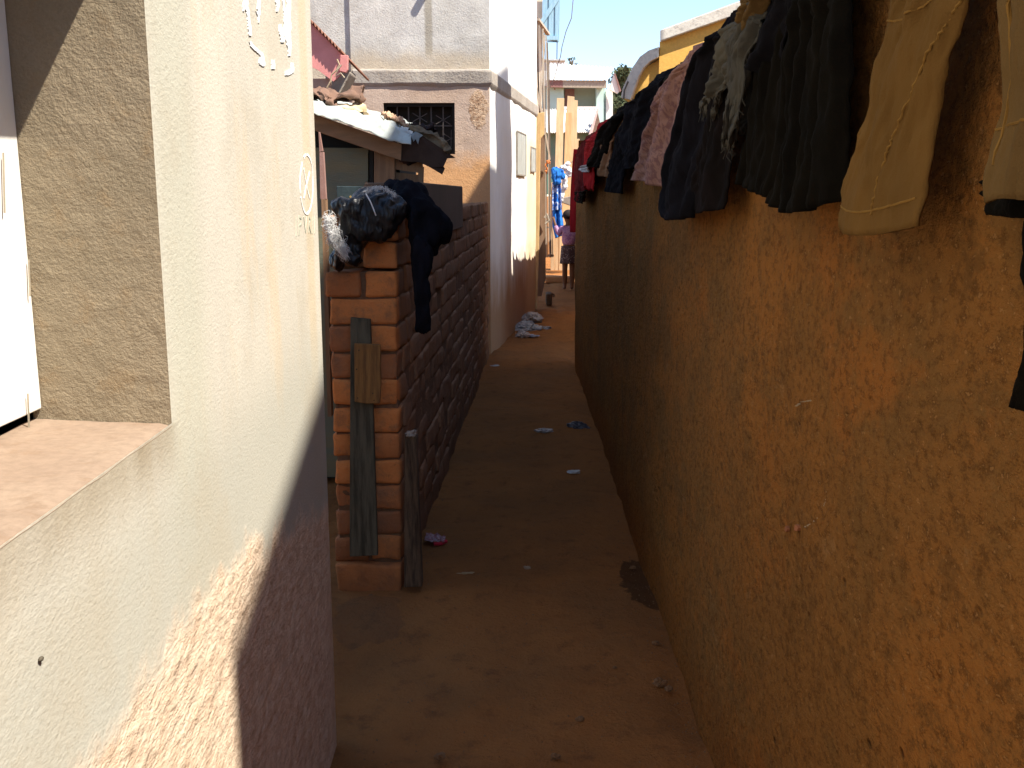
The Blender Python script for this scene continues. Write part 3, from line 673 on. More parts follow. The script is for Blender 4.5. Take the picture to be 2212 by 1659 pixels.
nt.links.new(c, b.inputs['Base Color'])
bump(nt, b, mth(nt, 'ADD', nz(nt, 75, 5, 0.7), mth(nt, 'ADD', mth(nt, 'MULTIPLY', nz(nt, 14, 4, .6), .8), mth(nt, 'MULTIPLY', brk, mth(nt, 'MULTIPLY', nz(nt, 32, 5, .7), 5)))), 0.55, 0.010); M_FRONT = m
m, nt, b = newmat('white_paint_dirty_base', 0.85, 0.2); P = xyz(nt)
c = mix(nt, mr(nt, nz(nt, 2.2, 5, .6, (1, 1, .5)), .35, .7), (0.84, 0.83, 0.80), (0.76, 0.74, 0.69))
zz = mth(nt, 'ADD', P[2], mth(nt, 'MULTIPLY', mth(nt, 'SUBTRACT', nz(nt, 3, 5, .65, (1, 1, .3)), .5), .9))
c = mix(nt, mr(nt, zz, 0.35, 1.0, 1, 0), c, (0.42, 0.27, 0.16))
yy = mr(nt, mth(nt, 'ADD', P[1], mth(nt, 'MULTIPLY', nz(nt, 3, 4), .5)), 11.7, 12.2)
c = mix(nt, mth(nt, 'MULTIPLY', mth(nt, 'MULTIPLY', yy, mr(nt, P[2], 2.0, 2.3, 1, 0)), .7), c, (0.70, 0.52, 0.30))
c = mix(nt, mr(nt, nz(nt, 12, 5, .7), .6, .75, 0, .3), c, (0.5, 0.45, 0.38))
nt.links.new(c, b.inputs['Base Color']); bump(nt, b, nz(nt, 50, 4, .65), .35, .006); M_SIDE = m
M_LEDGE = plaster('ledge_cement', (0.42, 0.38, 0.33), (0.34, 0.30, 0.26), (0.44, 0.37, 0.28), grain=60, gs=.7, big=4)
CX = -0.197; CE = Vector((0.30, 12.66)); CS = Vector((CX, FY)); SD = (CE - CS).normalized(); SL = (CE - CS).length
t = thing('pale_corner_house', 'tall pale house with grey front and bright white side wall past the brick wall', 'house', (-1.6, 10.8, 0))
bx0, bx1, bz0, bz1 = at(828, 222, FY).x, at(982, 222, FY).x, at(900, 333, FY).z, at(900, 222, FY).z
mb = MB(); xa = at(757, 100, FY).x
holed_wall(mb, (xa, FY), (CX, FY), -.05, 5.6, [(bx0 - xa, bx1 - xa, bz0, bz1)], .18, step=.08, amp=.008, seed=6, inward=(0, 1))
holed_wall(mb, (-3.4, FY + .03), (xa, FY + .03), -.05, 5.6, [], .1, step=.1, amp=.008, seed=3, inward=(0, 1))
mb.add([(xa, FY, -.05), (xa, FY + .03, -.05), (xa, FY + .03, 5.6), (xa, FY, 5.6)], [(0, 1, 2, 3)])
mb.build('front_wall', M_FRONT, t)
mb = MB(); holed_wall(mb, (CX, FY), (CE.x, CE.y), -.05, 5.6, [], .1, step=.08, amp=.010, seed=1, inward=(-1, .14))
mb.grid([[Vector((CE.x, CE.y, z)), Vector((-3.2, 13.1, z)), Vector((-3.4, FY + .12, z))] for z in (-.05, 5.6)])
mb.build('side_wall', M_SIDE, t)
M_TILE = simple('old_roof_tin', (0.3, 0.2, 0.16), (0.22, 0.15, 0.12))
mb = MB(); mb.slab([(-3.5, FY - .1, 5.6), (CX + .1, FY - .1, 5.6), (CE.x + .1, CE.y + .1, 5.6), (-3.3, 13.2, 5.6)], (0, 0, .06)); mb.build('roof', M_TILE, t)
lz0, lz1 = at(900, 183, FY).z, at(900, 151, FY).z
mb = MB(); N = 50
prof = [(-.001, lz0 - .02), (.014, lz0), (.022, lz0 + .015), (.024, lz1 - .015), (.018, lz1), (-.001, lz1 + .008)]
rows = []
for (dx, z) in prof:
    r_ = []
    for i in range(N + 1):
        x = xa + .02 + (CX - xa + .0) * i / N; w_ = .006 * n3((x, z, 0), 6, 3); r_.append(Vector((min(x, CX + dx * .8), FY - dx - (w_ if dx > 0 else 0), z + w_)))
    k = Vector((-SD.y, SD.x)) * -1
    for i in range(1, N + 1):
        s_ = SL * i / N; p = CS + SD * s_ + k * dx * .8; z2 = z + .004 * n3((s_, z, 0), 5, 2)
        r_.append(Vector((p.x, p.y, z2)))
    rows.append(r_)
mb.grid(rows); mb.build('ledge', M_LEDGE, t, smooth=False)
win = thing('window', None, None); del win['label']; del win['category']; win.parent = t; win.location = (bx0 - t.location.x, FY - t.location.y, bz0)
def under(o, parent):  # keep world place when parented two levels down
    return o
mb = MB(); mb.box((bx0, FY + .16, bz0), (bx1, FY + .18, bz1)); mb.box((bx0, FY + .03, bz1 - .03), (bx1, FY + .06, bz1)); mb.box((bx0, FY + .03, bz0), (bx0 + .025, FY + .06, bz1 - .03)); mb.box((bx1 - .025, FY + .03, bz0), (bx1, FY + .06, bz1 - .03))  # rear panel in near-black stands for the unlit room
mb.build('frame', M_DARK, win)
M_BAR = simple('dull_iron', (0.10, 0.085, 0.075), rough=.6)
wx = lambda a: bx0 + (bx1 - bx0) * a
mb = MB()
for a in (.18, .34, .5, .66, .83): mb.beam((wx(a), FY + .07, bz0), (wx(a), FY + .07, bz1), .011, .011)
mb.beam((bx0, FY + .08, bz0 + .25), (bx1, FY + .08, bz0 + .25), .011, .011)
for a, z in ((.5, .32), (.83, .30), (.94, .14)):
    for k in range(3):
        an = k * math.pi / 3 + .5; d = Vector((math.cos(an), 0, math.sin(an))) * .075; c0 = Vector((wx(a), FY + .06, bz0 + z)); mb.beam(c0 - d, c0 + d, .006, .006)
mb.build('grille', M_BAR, win)
# weathered shutters on the white side wall
M_FRG = simple('grey_frame_wood', (0.30, 0.27, 0.23))
M_SHUT = simple('grey_shutter_wood', (0.42, 0.44, 0.42), (0.33, 0.33, 0.30), .8, 8, .5, (5, 5, 1))
def side_pt(s, z, off=0.0):
    k = Vector((SD.y, -SD.x)); p = CS + SD * s + k * off; return Vector((p.x, p.y, z))
def side_px(x, y, off=0.0):
    q = on_wall(x, y, (CX, FY), (SD.x, SD.y)); s = (Vector((q.x, q.y)) - CS).dot(SD); return side_pt(s, q.z, off)
for (xl, xr, yt, yb, lab) in ((1115, 1134, 286, 380, 'narrow grey shutter'), (1145, 1155, 318, 372, 'pale panelled shutter')):
    wd = thing('window', None, None); del wd['label']; del wd['category']; wd.parent = t
    a = side_px(xl, yt); b2 = side_px(xr, yt); z0 = side_px((xl + xr) / 2, yb).z; z1 = (a.z + b2.z) / 2
    sa = (Vector((a.x, a.y)) - CS).dot(SD); sb = (Vector((b2.x, b2.y)) - CS).dot(SD)
    wd.location = side_pt(sa, z0) - t.location
    k = Vector((SD.y, -SD.x, 0))
    mb = MB(); fr = .014
    for (p_, q_) in (((sa, z0), (sa + fr, z1)), ((sb - fr, z0), (sb, z1)), ((sa + fr, z1 - fr), (sb - fr, z1)), ((sa + fr, z0), (sb - fr, z0 + fr))):
        mb.slab([side_pt(p_[0], p_[1], .001), side_pt(q_[0], p_[1], .001), side_pt(q_[0], q_[1], .001), side_pt(p_[0], q_[1], .001)], k * .016)
    mb.build('frame', M_FRG, wd)
    mid = sa + (sb - sa) * .45
    for (u0, u1) in ((sa + fr + .01, mid - .01), (mid + .01, sb - fr - .01)):
        mb = MB(); mb.slab([side_pt(u0, z0 + fr, .003), side_pt(u1, z0 + fr, .003), side_pt(u1, z1 - fr, .003), side_pt(u0, z1 - fr, .003)], k * .010); mb.build('shutter', M_SHUT, wd, lab, bevel=.002)
mb = MB(); q = at(1010, 205, FY)
for k in range(24):
    a = at(1022 + random.uniform(-14, 28), 225 + random.uniform(-10, 45), FY - .012); mb.add([a + Vector((random.uniform(-.04, .04), random.uniform(-.01, .01), random.uniform(-.04, .04))) for _ in range(5)], [(0, 1, 2, 3, 4)])
mb = MB(); a = at(960, -90, FY); mb.tube([a, a + Vector((.0, -.16, .01))], .035, 8); mb.build('drain_spout', M_LEDGE, t, smooth=True)
mb = MB(); a = side_px(1045, 430); 
# iron nail and wire loop on the front
mb = MB(); mb.tube([at(857, 432, FY - .02), at(861, 418, FY - .02)], .003, 5)

# pink lean-to roof on the left, concrete block under it
M_PK = simple('pink_painted_board', (0.72, 0.30, 0.28), (0.62, 0.25, 0.23), .7, 5, .3)
M_RUST = simple('rusty_tin', (0.30, 0.14, 0.09), (0.2, 0.09, 0.06), .7, 15, .5)
t = thing('pink_lean_to', 'lean-to with pink bargeboard and rusty corrugated roof edge', 'lean-to', (-1.5, 7.6, 0))
QY = 7.4
mb = MB(); mb.slab([at(640, 128, QY), at(688, 152, QY), at(752, 176, QY) if False else at(720, 176, QY), at(738, 160, QY), at(738, 118, QY), at(712, 91, QY), at(688, 67, QY), at(640, 19, QY)], (0, .03, 0))
mb.build('bargeboard', M_PK, t)
mb = MB(); mb.slab([at(735, 119, QY - .02), at(751, 119, QY - .02), at(750, 150, QY - .02), at(747, 157, QY - .02), at(733, 153, QY - .02)], (0, .05, 0)); mb.build('end_block', M_PK, t, bevel=.003)
rows = []
for j in range(2):
    r_ = []
    for i in range(241):
        u = i / 240; x = 640 + u * 97; y = 14 + u * 97; p = at(x, y, QY - .05); p.z += .011 * math.sin(u * 85); p.y += j * 1.4; p.z += j * -.05; r_.append(p)
    rows.append(r_)
mb = MB().grid(rows); mb.build('corrugated_roof', M_RUST, t, smooth=True, solid=.004)
mb = MB(); mb.box((-2.6, QY + .05, 0), (at(712, 200, QY).x, QY + .1, at(712, 168, QY).z)); mb.build('shaded_wall', simple('brown_wall', (0.42, 0.29, 0.22), (0.36, 0.24, 0.18)), t)
t = thing('cement_block', 'rough grey cement block standing by the pink bargeboard', 'block', at(725, 210, 7.9))
mb = MB(); mb.slab([at(703, 153, 7.9), at(755, 150, 7.9), at(757, 158, 7.9), at(736, 200, 7.9), at(728, 300, 7.9), at(696, 300, 7.9)], (0, .3, 0)); mb.build('block', M_LEDGE, t, bevel=.01)
MB().tube([at(728, 128, 7.3), at(733, 140, 7.3), at(728, 150, 7.3), at(716, 162, 7.3), at(714, 176, 7.3), at(706, 190, 7.3)], .006, 6).build('tie_wire', simple('dry_bark', (0.5, 0.38, 0.25)), t)
tag(MB().tube([at(738, 140, 7.25), at(730, 150, 7.25), at(722, 166, 7.25), at(736, 158, 7.25), at(744, 168, 7.25)], .005, 6).build('rope', simple('pale_rope', (0.62, 0.52, 0.36))), 'pale rope knotted round the pink block end', 'rope')

# ------------------------------------------------------------------ unseen shadow-casting house and visible yellow house on the right
M_TALL = plaster('warm_grey_house_render', (0.50, 0.40, 0.30), (0.42, 0.34, 0.26), (0.5, 0.38, 0.26), grain=40, gs=.4, big=1)
t = thing('shade_house', 'unseen rendered house added behind the mud wall to cast shade on the alley', 'house', (4.4, 4, 0))  # out of view, roofline shaped to cast shade on the left walls
TX = 2.6
pr = [(-.33, 5.92), (.63, 6.23), (1.6, 6.78), (3.4, 7.3), (7.4, 6.49), (7.8, 6.35)]
mb = MB(); ps = [Vector((TX, y, z)) for y, z in pr]; ps = [Vector((TX, -.33, 0))] + ps + [Vector((TX, 7.8, 0))]
mb.slab(ps, (3.6, 0, 0)); mb.build('wall', M_TALL, t)
MB().box((TX, 7.801, 0), (TX + .45, 8.65, 7.2)).build('shadow_stack', M_TALL, t, bevel=.01)  # unseen block added to throw a vertical shadow strip on the white wall
for (y, z) in ((1.2, 3.2), (3.4, 3.2), (5.6, 3.2)):
    wd = thing('window', None, None); del wd['label']; del wd['category']; wd.parent = t; wd.location = Vector((TX, y, z)) - t.location
    MB().box((TX - .03, y - .4, z), (TX + .01, y + .4, z + 1.0)).build('frame', M_WDV, wd); MB().box((TX - .04, y - .33, z + .07), (TX - .031, y + .33, z + .93)).build('pane', simple('dark_glass', (0.03, 0.035, 0.04), rough=.1, spec=.5), wd)

t = thing('hidden_shade_wall', 'hidden ragged wall added past the end of the mud wall to cast shade', 'wall', (.8, 11, 0))  # out of sight, added to shade the foot of the white wall and the child
pts = []
rnd = random.Random(4)
def lwz(y): return 1.86 - (y - 10.3) * .16 if y < 12 else max(1.36, 1.59 - (y - 12) * .085)
mb = MB(); y = 10.2; rows = []
while y < 16.5:
    x = .67 + (y - 10.3) * .068 if y < 12 else .785 + (y - 12) * .076
    z = lwz(y) + rnd.uniform(-.02, .02) + (rnd.uniform(.06, .2) if rnd.random() < .2 else 0)
    rows.append([Vector((x, y, -.05)), Vector((x, y, z)), Vector((x + .16, y, z)), Vector((x + .16, y, -.05))]); y += .05
mb.grid(rows); mb.build('wall_body', M_RW, t)
M_YEL = plaster('yellow_ochre_paint', (0.86, 0.52, 0.13), (0.82, 0.48, 0.12), (0.76, 0.44, 0.13), grain=40, gs=.25, big=2)
M_FAS = plaster('mouldy_white_fascia', (0.74, 0.70, 0.62), (0.66, 0.61, 0.54), (0.32, 0.29, 0.26), grain=30, gs=.3, big=5)
HY = 9.7
t = thing('yellow_house', 'yellow house with whitish concrete roof edge above the hung clothes', 'house', (2.0, 11.5, 0))
p1, p2_ = at(1425, 90, HY), at(1640, 16, HY)
q1, q2 = at(1425, 66, HY), at(1640, -12, HY)
mb = MB(); mb.slab([Vector((p1.x, HY, 0)), Vector((p2_.x + .3, HY, 0)), Vector((p2_.x + .3, HY, p2_.z + .08)), p2_, p1], (.95, 3.6, 0)); mb.build('gable_wall', M_YEL, t)
mb = MB(); mb.slab([p1 + Vector((-.005, -.06, -.005)), p2_ + Vector((0, -.06, 0)), q2 + Vector((0, -.06, 0)), q1 + Vector((-.005, -.06, -.005))], (.98, 3.7, 0)); rf = mb.build('roof_slab', M_FAS, t, bevel=.008)
wing = [(1425, 128), (1400, 142), (1385, 158), (1374, 178), (1368, 200), (1360, 330)]
mb = MB(); W = [at(x, y, HY + .05) for x, y in wing]
mb.slab([Vector((at(1425, 128, HY).x - .001, HY + .05, 0))] + [W[0] + Vector((-.001, 0, 0))] + W[1:5] + [Vector((W[4].x, HY + .05, 0))], (.85, 3.2, 0)); mb.build('wing_wall', M_YEL, t)
outer = [(1424.5, 103), (1402, 111), (1384, 124), (1369, 146), (1356, 172), (1347, 192), (1343, 212)]
inner = [(1424.5, 124), (1405, 134), (1391, 148), (1381, 166), (1374, 186), (1369, 200), (1363, 216)]
mb = MB(); n = len(outer); vs = []
for dy in (-.05, 3.3):
    vs += [at(x, y, HY) + Vector((dy * .27, dy, 0)) for x, y in outer] + [at(x, y, HY) + Vector((dy * .27, dy, 0)) for x, y in inner]
fs = []
for i in range(n - 1):
    fs += [(i, i + 1, n + i + 1, n + i), (2 * n + i, 3 * n + i, 3 * n + i + 1, 2 * n + i + 1), (i, 2 * n + i, 2 * n + i + 1, i + 1), (n + i, n + i + 1, 3 * n + i + 1, 3 * n + i)]
mb.add(vs, fs); mb.build('curved_eave', M_FAS, t, 'weathered curved concrete eave')
MB().tube([at(1357, 176, HY - .07), at(1349, 194, HY - .07), at(1347, 215, HY - .07)], .008, 6).build('rain_pipe', M_BAR, t)

# ------------------------------------------------------------------ clothes hung over the mud wall
def edge_pts(poly, X):
    return [on_wall(x, y, (X, 0), RWD) for x, y in poly]
def samp(ps, v):
    ds = [0]
    for i in range(len(ps) - 1): ds.append(ds[-1] + (ps[i + 1] - ps[i]).length)
    L = ds[-1] * v
    for i in range(len(ps) - 1):
        if L <= ds[i + 1] + 1e-9:
            f_ = (L - ds[i]) / max(1e-9, ds[i + 1] - ds[i]); return ps[i].lerp(ps[i + 1], f_)
    return ps[-1].copy()
def panel(left, right, off=.045, folds=5, amp=.012, hem=(0, 0), rag=0.0, puff=.02, nu=64, nv=84, seed=0, top=1.812, back=.25, lean=0.0, wr=1.0):
    """cloth panel: left and right outline read on the wall, carried over the wall top and down behind"""
    puff *= .7; X = RW0[0] - off - puff * .6; Lp, Rp = edge_pts(left, X), edge_pts(right, X)
    for ps in (Lp, Rp):
        if ps[0].z < top - .02:
            d = ps[0] - ps[1]; k = min(1.0, (top - ps[0].z) / max(.05, d.z)) if d.z > 0.02 else 0
            ps.insert(0, Vector((0, ps[0].y + d.y * min(k, 1) * .5, top)))
        for p in ps: p.z = min(p.z, top)
        ps[0].z = top
    rows = []; rnd = random.Random(seed); ph = [rnd.uniform(0, 6.28) for _ in range(4)]
    bk = 14
    ragn = [rnd.uniform(-1, 1) for _ in range(nu + 1)]
    for j in range(bk + nv + 1):
        r_ = []
        for i in range(nu + 1):
            u = i / nu
            v = max(0, (j - bk) / nv); a, b2 = samp(Lp, v), samp(Rp, v)
            y = a.y + (b2.y - a.y) * u; z = a.z + (b2.z - a.z) * u
            z -= v * (hem[0] * math.sin(math.pi * u) + hem[1] * math.sin(2 * math.pi * u))
            if v > .8 and rag: z += rag * (v - .8) / .2 * (ragn[i] * .5 + math.sin(u * 23 + ph[0]) * .5)
            w_ = min(1, .35 + v * .9)
            fo = amp * w_ * (math.sin(2 * math.pi * folds * u + ph[0] + 1.2 * math.sin(3 * v + ph[1])) + .5 * math.sin(2 * math.pi * folds * 1.9 * u + ph[2] + v * 2)) + .010 * wr * n3((u * 2, v * 4, seed), 1.6) + .006 * wr * n3((u * 5 + v * 1.5, v * 7, seed), 2.2) + .002 * n3((u * 12 - v * 3, v * 16, seed), 2)
            pf_ = puff * (math.sin(math.pi * min(1, max(0, u))) ** .5)
            if j >= bk:
                x = rwx(y) - (off * .35 + pf_ + fo + off * .65 * min(1, v * 3) + lean * v)
                x = min(x, rwx(y) - .008)
                if v < .10: z = z + 0
                zz = z + (1 - min(1, v / .06)) * (.016 + fo * .3)
                r_.append(Vector((x, y, zz)))
            else:
                f_ = j / bk  # 0 behind, 1 front top
                if f_ < .5: r_.append(Vector((rwx(y) + .24, y, top - back * (1 - f_ * 2) + .005)))
                else:
                    g_ = (f_ - .5) * 2; x0 = rwx(y) + .24; x1 = rwx(y) - (off * .35 + pf_ + fo)
                    x1 = min(x1, rwx(y) - .008)
                    r_.append(Vector((x0 + (x1 - x0) * g_, y, top + .020 + .02 * math.sin(math.pi * g_) + fo * .4)))
        rows.append(r_)
    return rows
def garment(name, label, cat, panels, mat, group='clothes hung over the mud wall', parts=True, extra=None):
    cs = [p for pn in panels for p in (pn['rows'][-1][0], pn['rows'][-1][-1])]
    cx = sum(p.y for p in cs) / len(cs)
    if len(panels) == 1 and not extra:
        o = MB().grid(panels[0]['rows']).build(name, panels[0].get('mat', mat), None, smooth=True, solid=.004)
        return tag(o, label, cat, group)
    t = thing(name, label, cat, (rwx(cx), cx, 1.88), group)
    if name == 'tan_trousers': TN.append(panels[0]['rows'])
    if name == 'khaki_trousers': KH.append(panels[0]['rows'])
    for pn in panels:
        MB().grid(pn['rows']).build(pn['name'], pn.get('mat', mat), t, pn.get('label'), smooth=True, solid=.004)
    if name == 'torn_jeans':
        for pn in panels:
            mb = MB(); last = pn['rows'][-1]; p = last[0]
            for k in range(46):
                row = pn['rows'][-1 - (0 if k < 26 else random.randint(1, 26))]; p = row[random.randint(0, len(row) - 1)] if k < 26 else row[random.choice((0, -1))]
                l_ = random.uniform(.008, .028); mb.tube([p, p + Vector((random.uniform(-.004, .004), random.uniform(-.008, .008), -l_ * .5)), p + Vector((random.uniform(-.006, .006), random.uniform(-.012, .012), -l_))], .0007, 3)
            mb.build('fringe', C_DENIM, t)
    if extra: extra(t)
    return t
def pn(name, left, right, mat=None, label=None, **k):
    d = dict(name=name, rows=panel(left, right, **k))
    if mat: d['mat'] = mat
    if label: d['label'] = label
    return d
C_BLACK = cloth_mat('black_cloth', (0.006, 0.005, 0.0035), (0.003, 0.0026, 0.002), sheen=.03)
C_NAVY = cloth_mat('dark_navy_cloth', (0.007, 0.0065, 0.009), (0.004, 0.004, 0.006), sheen=.05)
C_CHAR = cloth_mat('charcoal_cloth', (0.010, 0.0075, 0.008), (0.006, 0.005, 0.005), sheen=.04)
C_OLIV = cloth_mat('dark_olive_cloth', (0.045, 0.043, 0.03), (0.028, 0.028, 0.02))
C_PINK = cloth_mat('dusty_pink_floral', (0.33, 0.19, 0.15), (0.28, 0.16, 0.13), scale=26, pat=(0.17, 0.085, 0.09))
C_DENIM = cloth_mat('worn_grey_denim', (0.085, 0.078, 0.06), (0.05, 0.05, 0.048), scale=18)
C_TAN = cloth_mat('tan_twill', (0.150, 0.082, 0.024), (0.105, 0.058, 0.018), scale=9)
C_TAN2 = cloth_mat('olive_tan_twill', (0.130, 0.080, 0.031), (0.095, 0.057, 0.022), scale=9)
C_SEAM = cloth_mat('yellow_seam_thread', (0.23, 0.13, 0.035), (0.18, 0.10, 0.028))
C_RED = cloth_mat('red_knit', (0.52, 0.025, 0.025), (0.38, 0.018, 0.02))
C_DRED = cloth_mat('dark_red_cloth', (0.16, 0.014, 0.016), (0.09, 0.01, 0.012))
C_PEACH = cloth_mat('peach_cloth', (0.36, 0.19, 0.10), (0.28, 0.14, 0.08))
C_WHT = cloth_mat('off_white_cloth', (0.6, 0.53, 0.5), (0.5, 0.42, 0.4))

def thread(mb, pts, off=.05, r=.0016):
    mb.tube([on_wall(x, y, (RW0[0] - off, 0), RWD) + Vector((random.uniform(-.002, .002), 0, 0)) for x, y in pts], r, 5)

garment('black_sweater', 'black garment hanging at the right edge with one cuff low on the wall', 'garment',
        [pn('panel', [(2225, 470), (2222, 560), (2196, 760), (2190, 800), (2174, 862)], [(2420, 300), (2420, 560), (2400, 760), (2360, 880), (2330, 930)], off=.05, folds=3, amp=.006, seed=3)], C_BLACK)
def seam(rows, uv, r, name, mat, t, lab=None, jit=.0):
    """a stitched line following the cloth: uv are (u, v) positions on the panel"""
    bk = 14; nv = len(rows) - 1 - bk; nu = len(rows[0]) - 1; pts = []
    for k in range(len(uv) - 1):
        for q in range(14):
            f_ = q / 14; u = uv[k][0] * (1 - f_) + uv[k + 1][0] * f_; v = uv[k][1] * (1 - f_) + uv[k + 1][1] * f_
            fi = min(nu - .001, max(0, u * nu)); fj = min(nv - .001, v * nv); i, j = int(fi), int(fj); a = rows[bk + j][i].lerp(rows[bk + j][i + 1], fi - i); c_ = rows[bk + j + 1][i].lerp(rows[bk + j + 1][i + 1], fi - i)
            pts.append(a.lerp(c_, fj - j) + Vector((-.0022, 0, 0)) + Vector((random.uniform(-1, 1), random.uniform(-1, 1), random.uniform(-1, 1))) * jit)
    return MB().tube(pts, r, 5).build(name, mat, t, lab)
KH = []
def tan2(t):
    seam(KH[0], [(.2, 0.02), (.16, .4), (.13, .7), (.1, .97)], .0022, 'side_seam', C_SEAM, t, jit=.0012)
    seam(KH[0], [(.0, .90), (.5, .90), (1, .90)], .0014, 'cuff_seam', C_SEAM, t)
garment('khaki_trousers', 'olive tan trouser leg at the right edge showing its black lining hole', 'trousers',
        [pn('trouser_leg', [(2150, 0), (2155, 120), (2143, 240), (2133, 330), (2124, 420), (2126, 438)], [(2400, -100), (2380, 150), (2340, 300), (2320, 420), (2310, 450)], off=.06, folds=1.6, amp=.005, hem=(-.006, 0), seed=8, puff=.03, wr=.7),
         pn('hem_lining', [(2124, 425), (2128, 445), (2134, 462)], [(2330, 425), (2320, 450), (2290, 475)], C_BLACK, 'black lining inside the cuff', off=.03, folds=1, amp=.003, seed=2, puff=.015, top=1.47, back=.02)], C_TAN2, extra=tan2)
TN = []
def tan1(t):
    ed = [(.985, 0.25), (.985, .5), (.985, .66), (.90, .71), (.74, .78), (.66, .84), (.64, .90), (.62, .97)]
    seam(TN[0], ed, .0016, 'frayed_seam', C_SEAM, t, 'frayed yellow seam', jit=.0016)
    seam(TN[0], [(.0, .62), (.4, .63), (.98, .61)], .0015, 'knee_seam', C_SEAM, t, jit=.0003)
    seam(TN[0], [(.0, .955), (.5, .96), (1, .955)], .0015, 'hem_seam', C_SEAM, t)
garment('tan_trousers', 'tan brown work trousers leg with frayed yellow seam hanging right of the black trousers', 'trousers',
        [pn('trouser_leg', [(1925, 0), (1895, 90), (1876, 160), (1868, 215), (1855, 280), (1820, 380), (1796, 460), (1797, 488)], [(2068, -10), (2050, 60), (2030, 120), (2014, 180), (1996, 250), (1985, 330), (1975, 430), (1970, 488)], off=.060, folds=1.5, amp=.004, hem=(.012, 0), seed=12, puff=.03, wr=.75)], C_TAN, extra=tan1)
garment('black_trousers', 'wide pleated black trousers hanging left of the tan work trousers', 'trousers',
        [pn('trouser_leg', [(1660, 0), (1640, 100), (1625, 200), (1612, 300), (1603, 360), (1592, 395)], [(1760, 0), (1740, 120), (1725, 250), (1708, 360), (1690, 430)], off=.055, folds=5, amp=.007, hem=(.004, 0), seed=4),
         pn('trouser_leg', [(1720, 0), (1705, 120), (1690, 260), (1670, 380), (1655, 436)], [(1817, 0), (1812, 100), (1806, 240), (1798, 380), (1790, 435)], off=.062, folds=4, amp=.008, hem=(.018, 0), seed=5)], C_BLACK)
garment('navy_shirt', 'dark navy cloth folded over the wall top beside the torn grey jeans', 'garment',
        [pn('panel', [(1645, 0), (1625, 60), (1606, 95)], [(1720, 0), (1680, 130), (1650, 175)], off=.07, folds=2, amp=.008, seed=31)], C_NAVY)
garment('tan_shirt', 'small tan cloth on the wall top between grey jeans and navy cloth', 'garment',
        [pn('panel', [(1607, -20), (1606, 0), (1600, 40)], [(1660, -20), (1640, 20), (1612, 70)], off=.085, folds=2, amp=.006, seed=33)], C_TAN2)
# torn jeans: two ragged tongues
garment('torn_jeans', 'torn grey jeans with ragged shredded ends on the mud wall', 'jeans',
        [pn('trouser_leg', [(1590, 0), (1560, 60), (1545, 130), (1533, 190), (1516, 235)], [(1612, 5), (1600, 60), (1588, 110), (1582, 150), (1543, 243)], off=.075, folds=2, amp=.009, rag=.022, seed=41),
         pn('trouser_leg', [(1612, 20), (1592, 90), (1572, 165), (1572, 220), (1562, 292)], [(1640, 60), (1612, 130), (1614, 170), (1605, 215), (1583, 300)], off=.08, folds=2, amp=.008, rag=.03, seed=43)], C_DENIM)
garment('dark_under_cloth', 'plain black cloth hanging behind the torn grey jeans', 'garment',
        [pn('panel', [(1575, 80), (1560, 180), (1562, 260), (1570, 290)], [(1700, 60), (1660, 180), (1640, 250), (1600, 292)], off=.03, folds=2, amp=.005, seed=44)], C_BLACK)
garment('charcoal_trousers', 'long charcoal trousers with two legs hanging between pink cloth and torn jeans', 'trousers',
        [pn('trouser_leg', [(1520, 110), (1485, 180), (1460, 270), (1440, 350), (1424, 420), (1424, 455), (1437, 472)], [(1560, 80), (1540, 200), (1520, 320), (1500, 410), (1490, 470)], off=.065, folds=2, amp=.010, hem=(.005, 0), seed=21, puff=.04),
         pn('trouser_leg', [(1545, 120), (1535, 250), (1510, 360), (1490, 420), (1480, 458)], [(1580, 90), (1570, 220), (1560, 330), (1552, 420), (1547, 452)], C_CHAR, off=.055, folds=2, amp=.008, hem=(.006, 0), seed=22, puff=.035)], C_NAVY)
garment('pink_skirt', 'dusty pink floral cloth hanging on the mud wall', 'cloth',
        [pn('panel', [(1445, 160), (1420, 210), (1400, 280), (1380, 350), (1366, 388)], [(1490, 128), (1472, 210), (1458, 290), (1447, 370), (1442, 412)], off=.06, folds=2.2, amp=.013, hem=(-.006, 0), seed=24, puff=.03)], C_PINK)
garment('olive_shirt', 'dark olive cloth hanging left of the pink floral cloth', 'garment',
        [pn('panel', [(1425, 175), (1400, 230), (1380, 300), (1372, 355)], [(1450, 165), (1425, 230), (1402, 300), (1392, 352)], off=.05, folds=2, amp=.008, seed=25)], C_OLIV)
garment('navy_jumper', 'dark navy jumper bulging over the wall top left of the olive cloth', 'jumper',
        [pn('jumper_body', [(1372, 190), (1352, 240), (1342, 300), (1345, 342), (1355, 358)], [(1420, 175), (1402, 240), (1386, 310), (1375, 360)], off=.07, folds=2, amp=.012, hem=(.01, 0), seed=26, puff=.045),
         pn('sleeve', [(1352, 215), (1330, 290), (1314, 360), (1304, 412)], [(1374, 210), (1354, 290), (1342, 360), (1336, 418)], off=.06, folds=1, amp=.006, seed=27, puff=.035)], C_NAVY)
garment('peach_cloth', 'narrow peach cloth hanging between two dark garments', 'cloth',
        [pn('panel', [(1322, 262), (1308, 300), (1298, 345), (1293, 378)], [(1338, 240), (1325, 300), (1316, 345), (1309, 382)], off=.065, folds=2, amp=.012, seed=28, puff=.02)], C_PEACH)
garment('black_shirt', 'black shirt hanging right over the red knit', 'shirt',
        [pn('panel', [(1305, 270), (1285, 300), (1273, 340), (1266, 358)], [(1334, 250), (1315, 300), (1302, 340), (1290, 362)], off=.075, folds=2, amp=.010, seed=29, puff=.04)], C_BLACK)
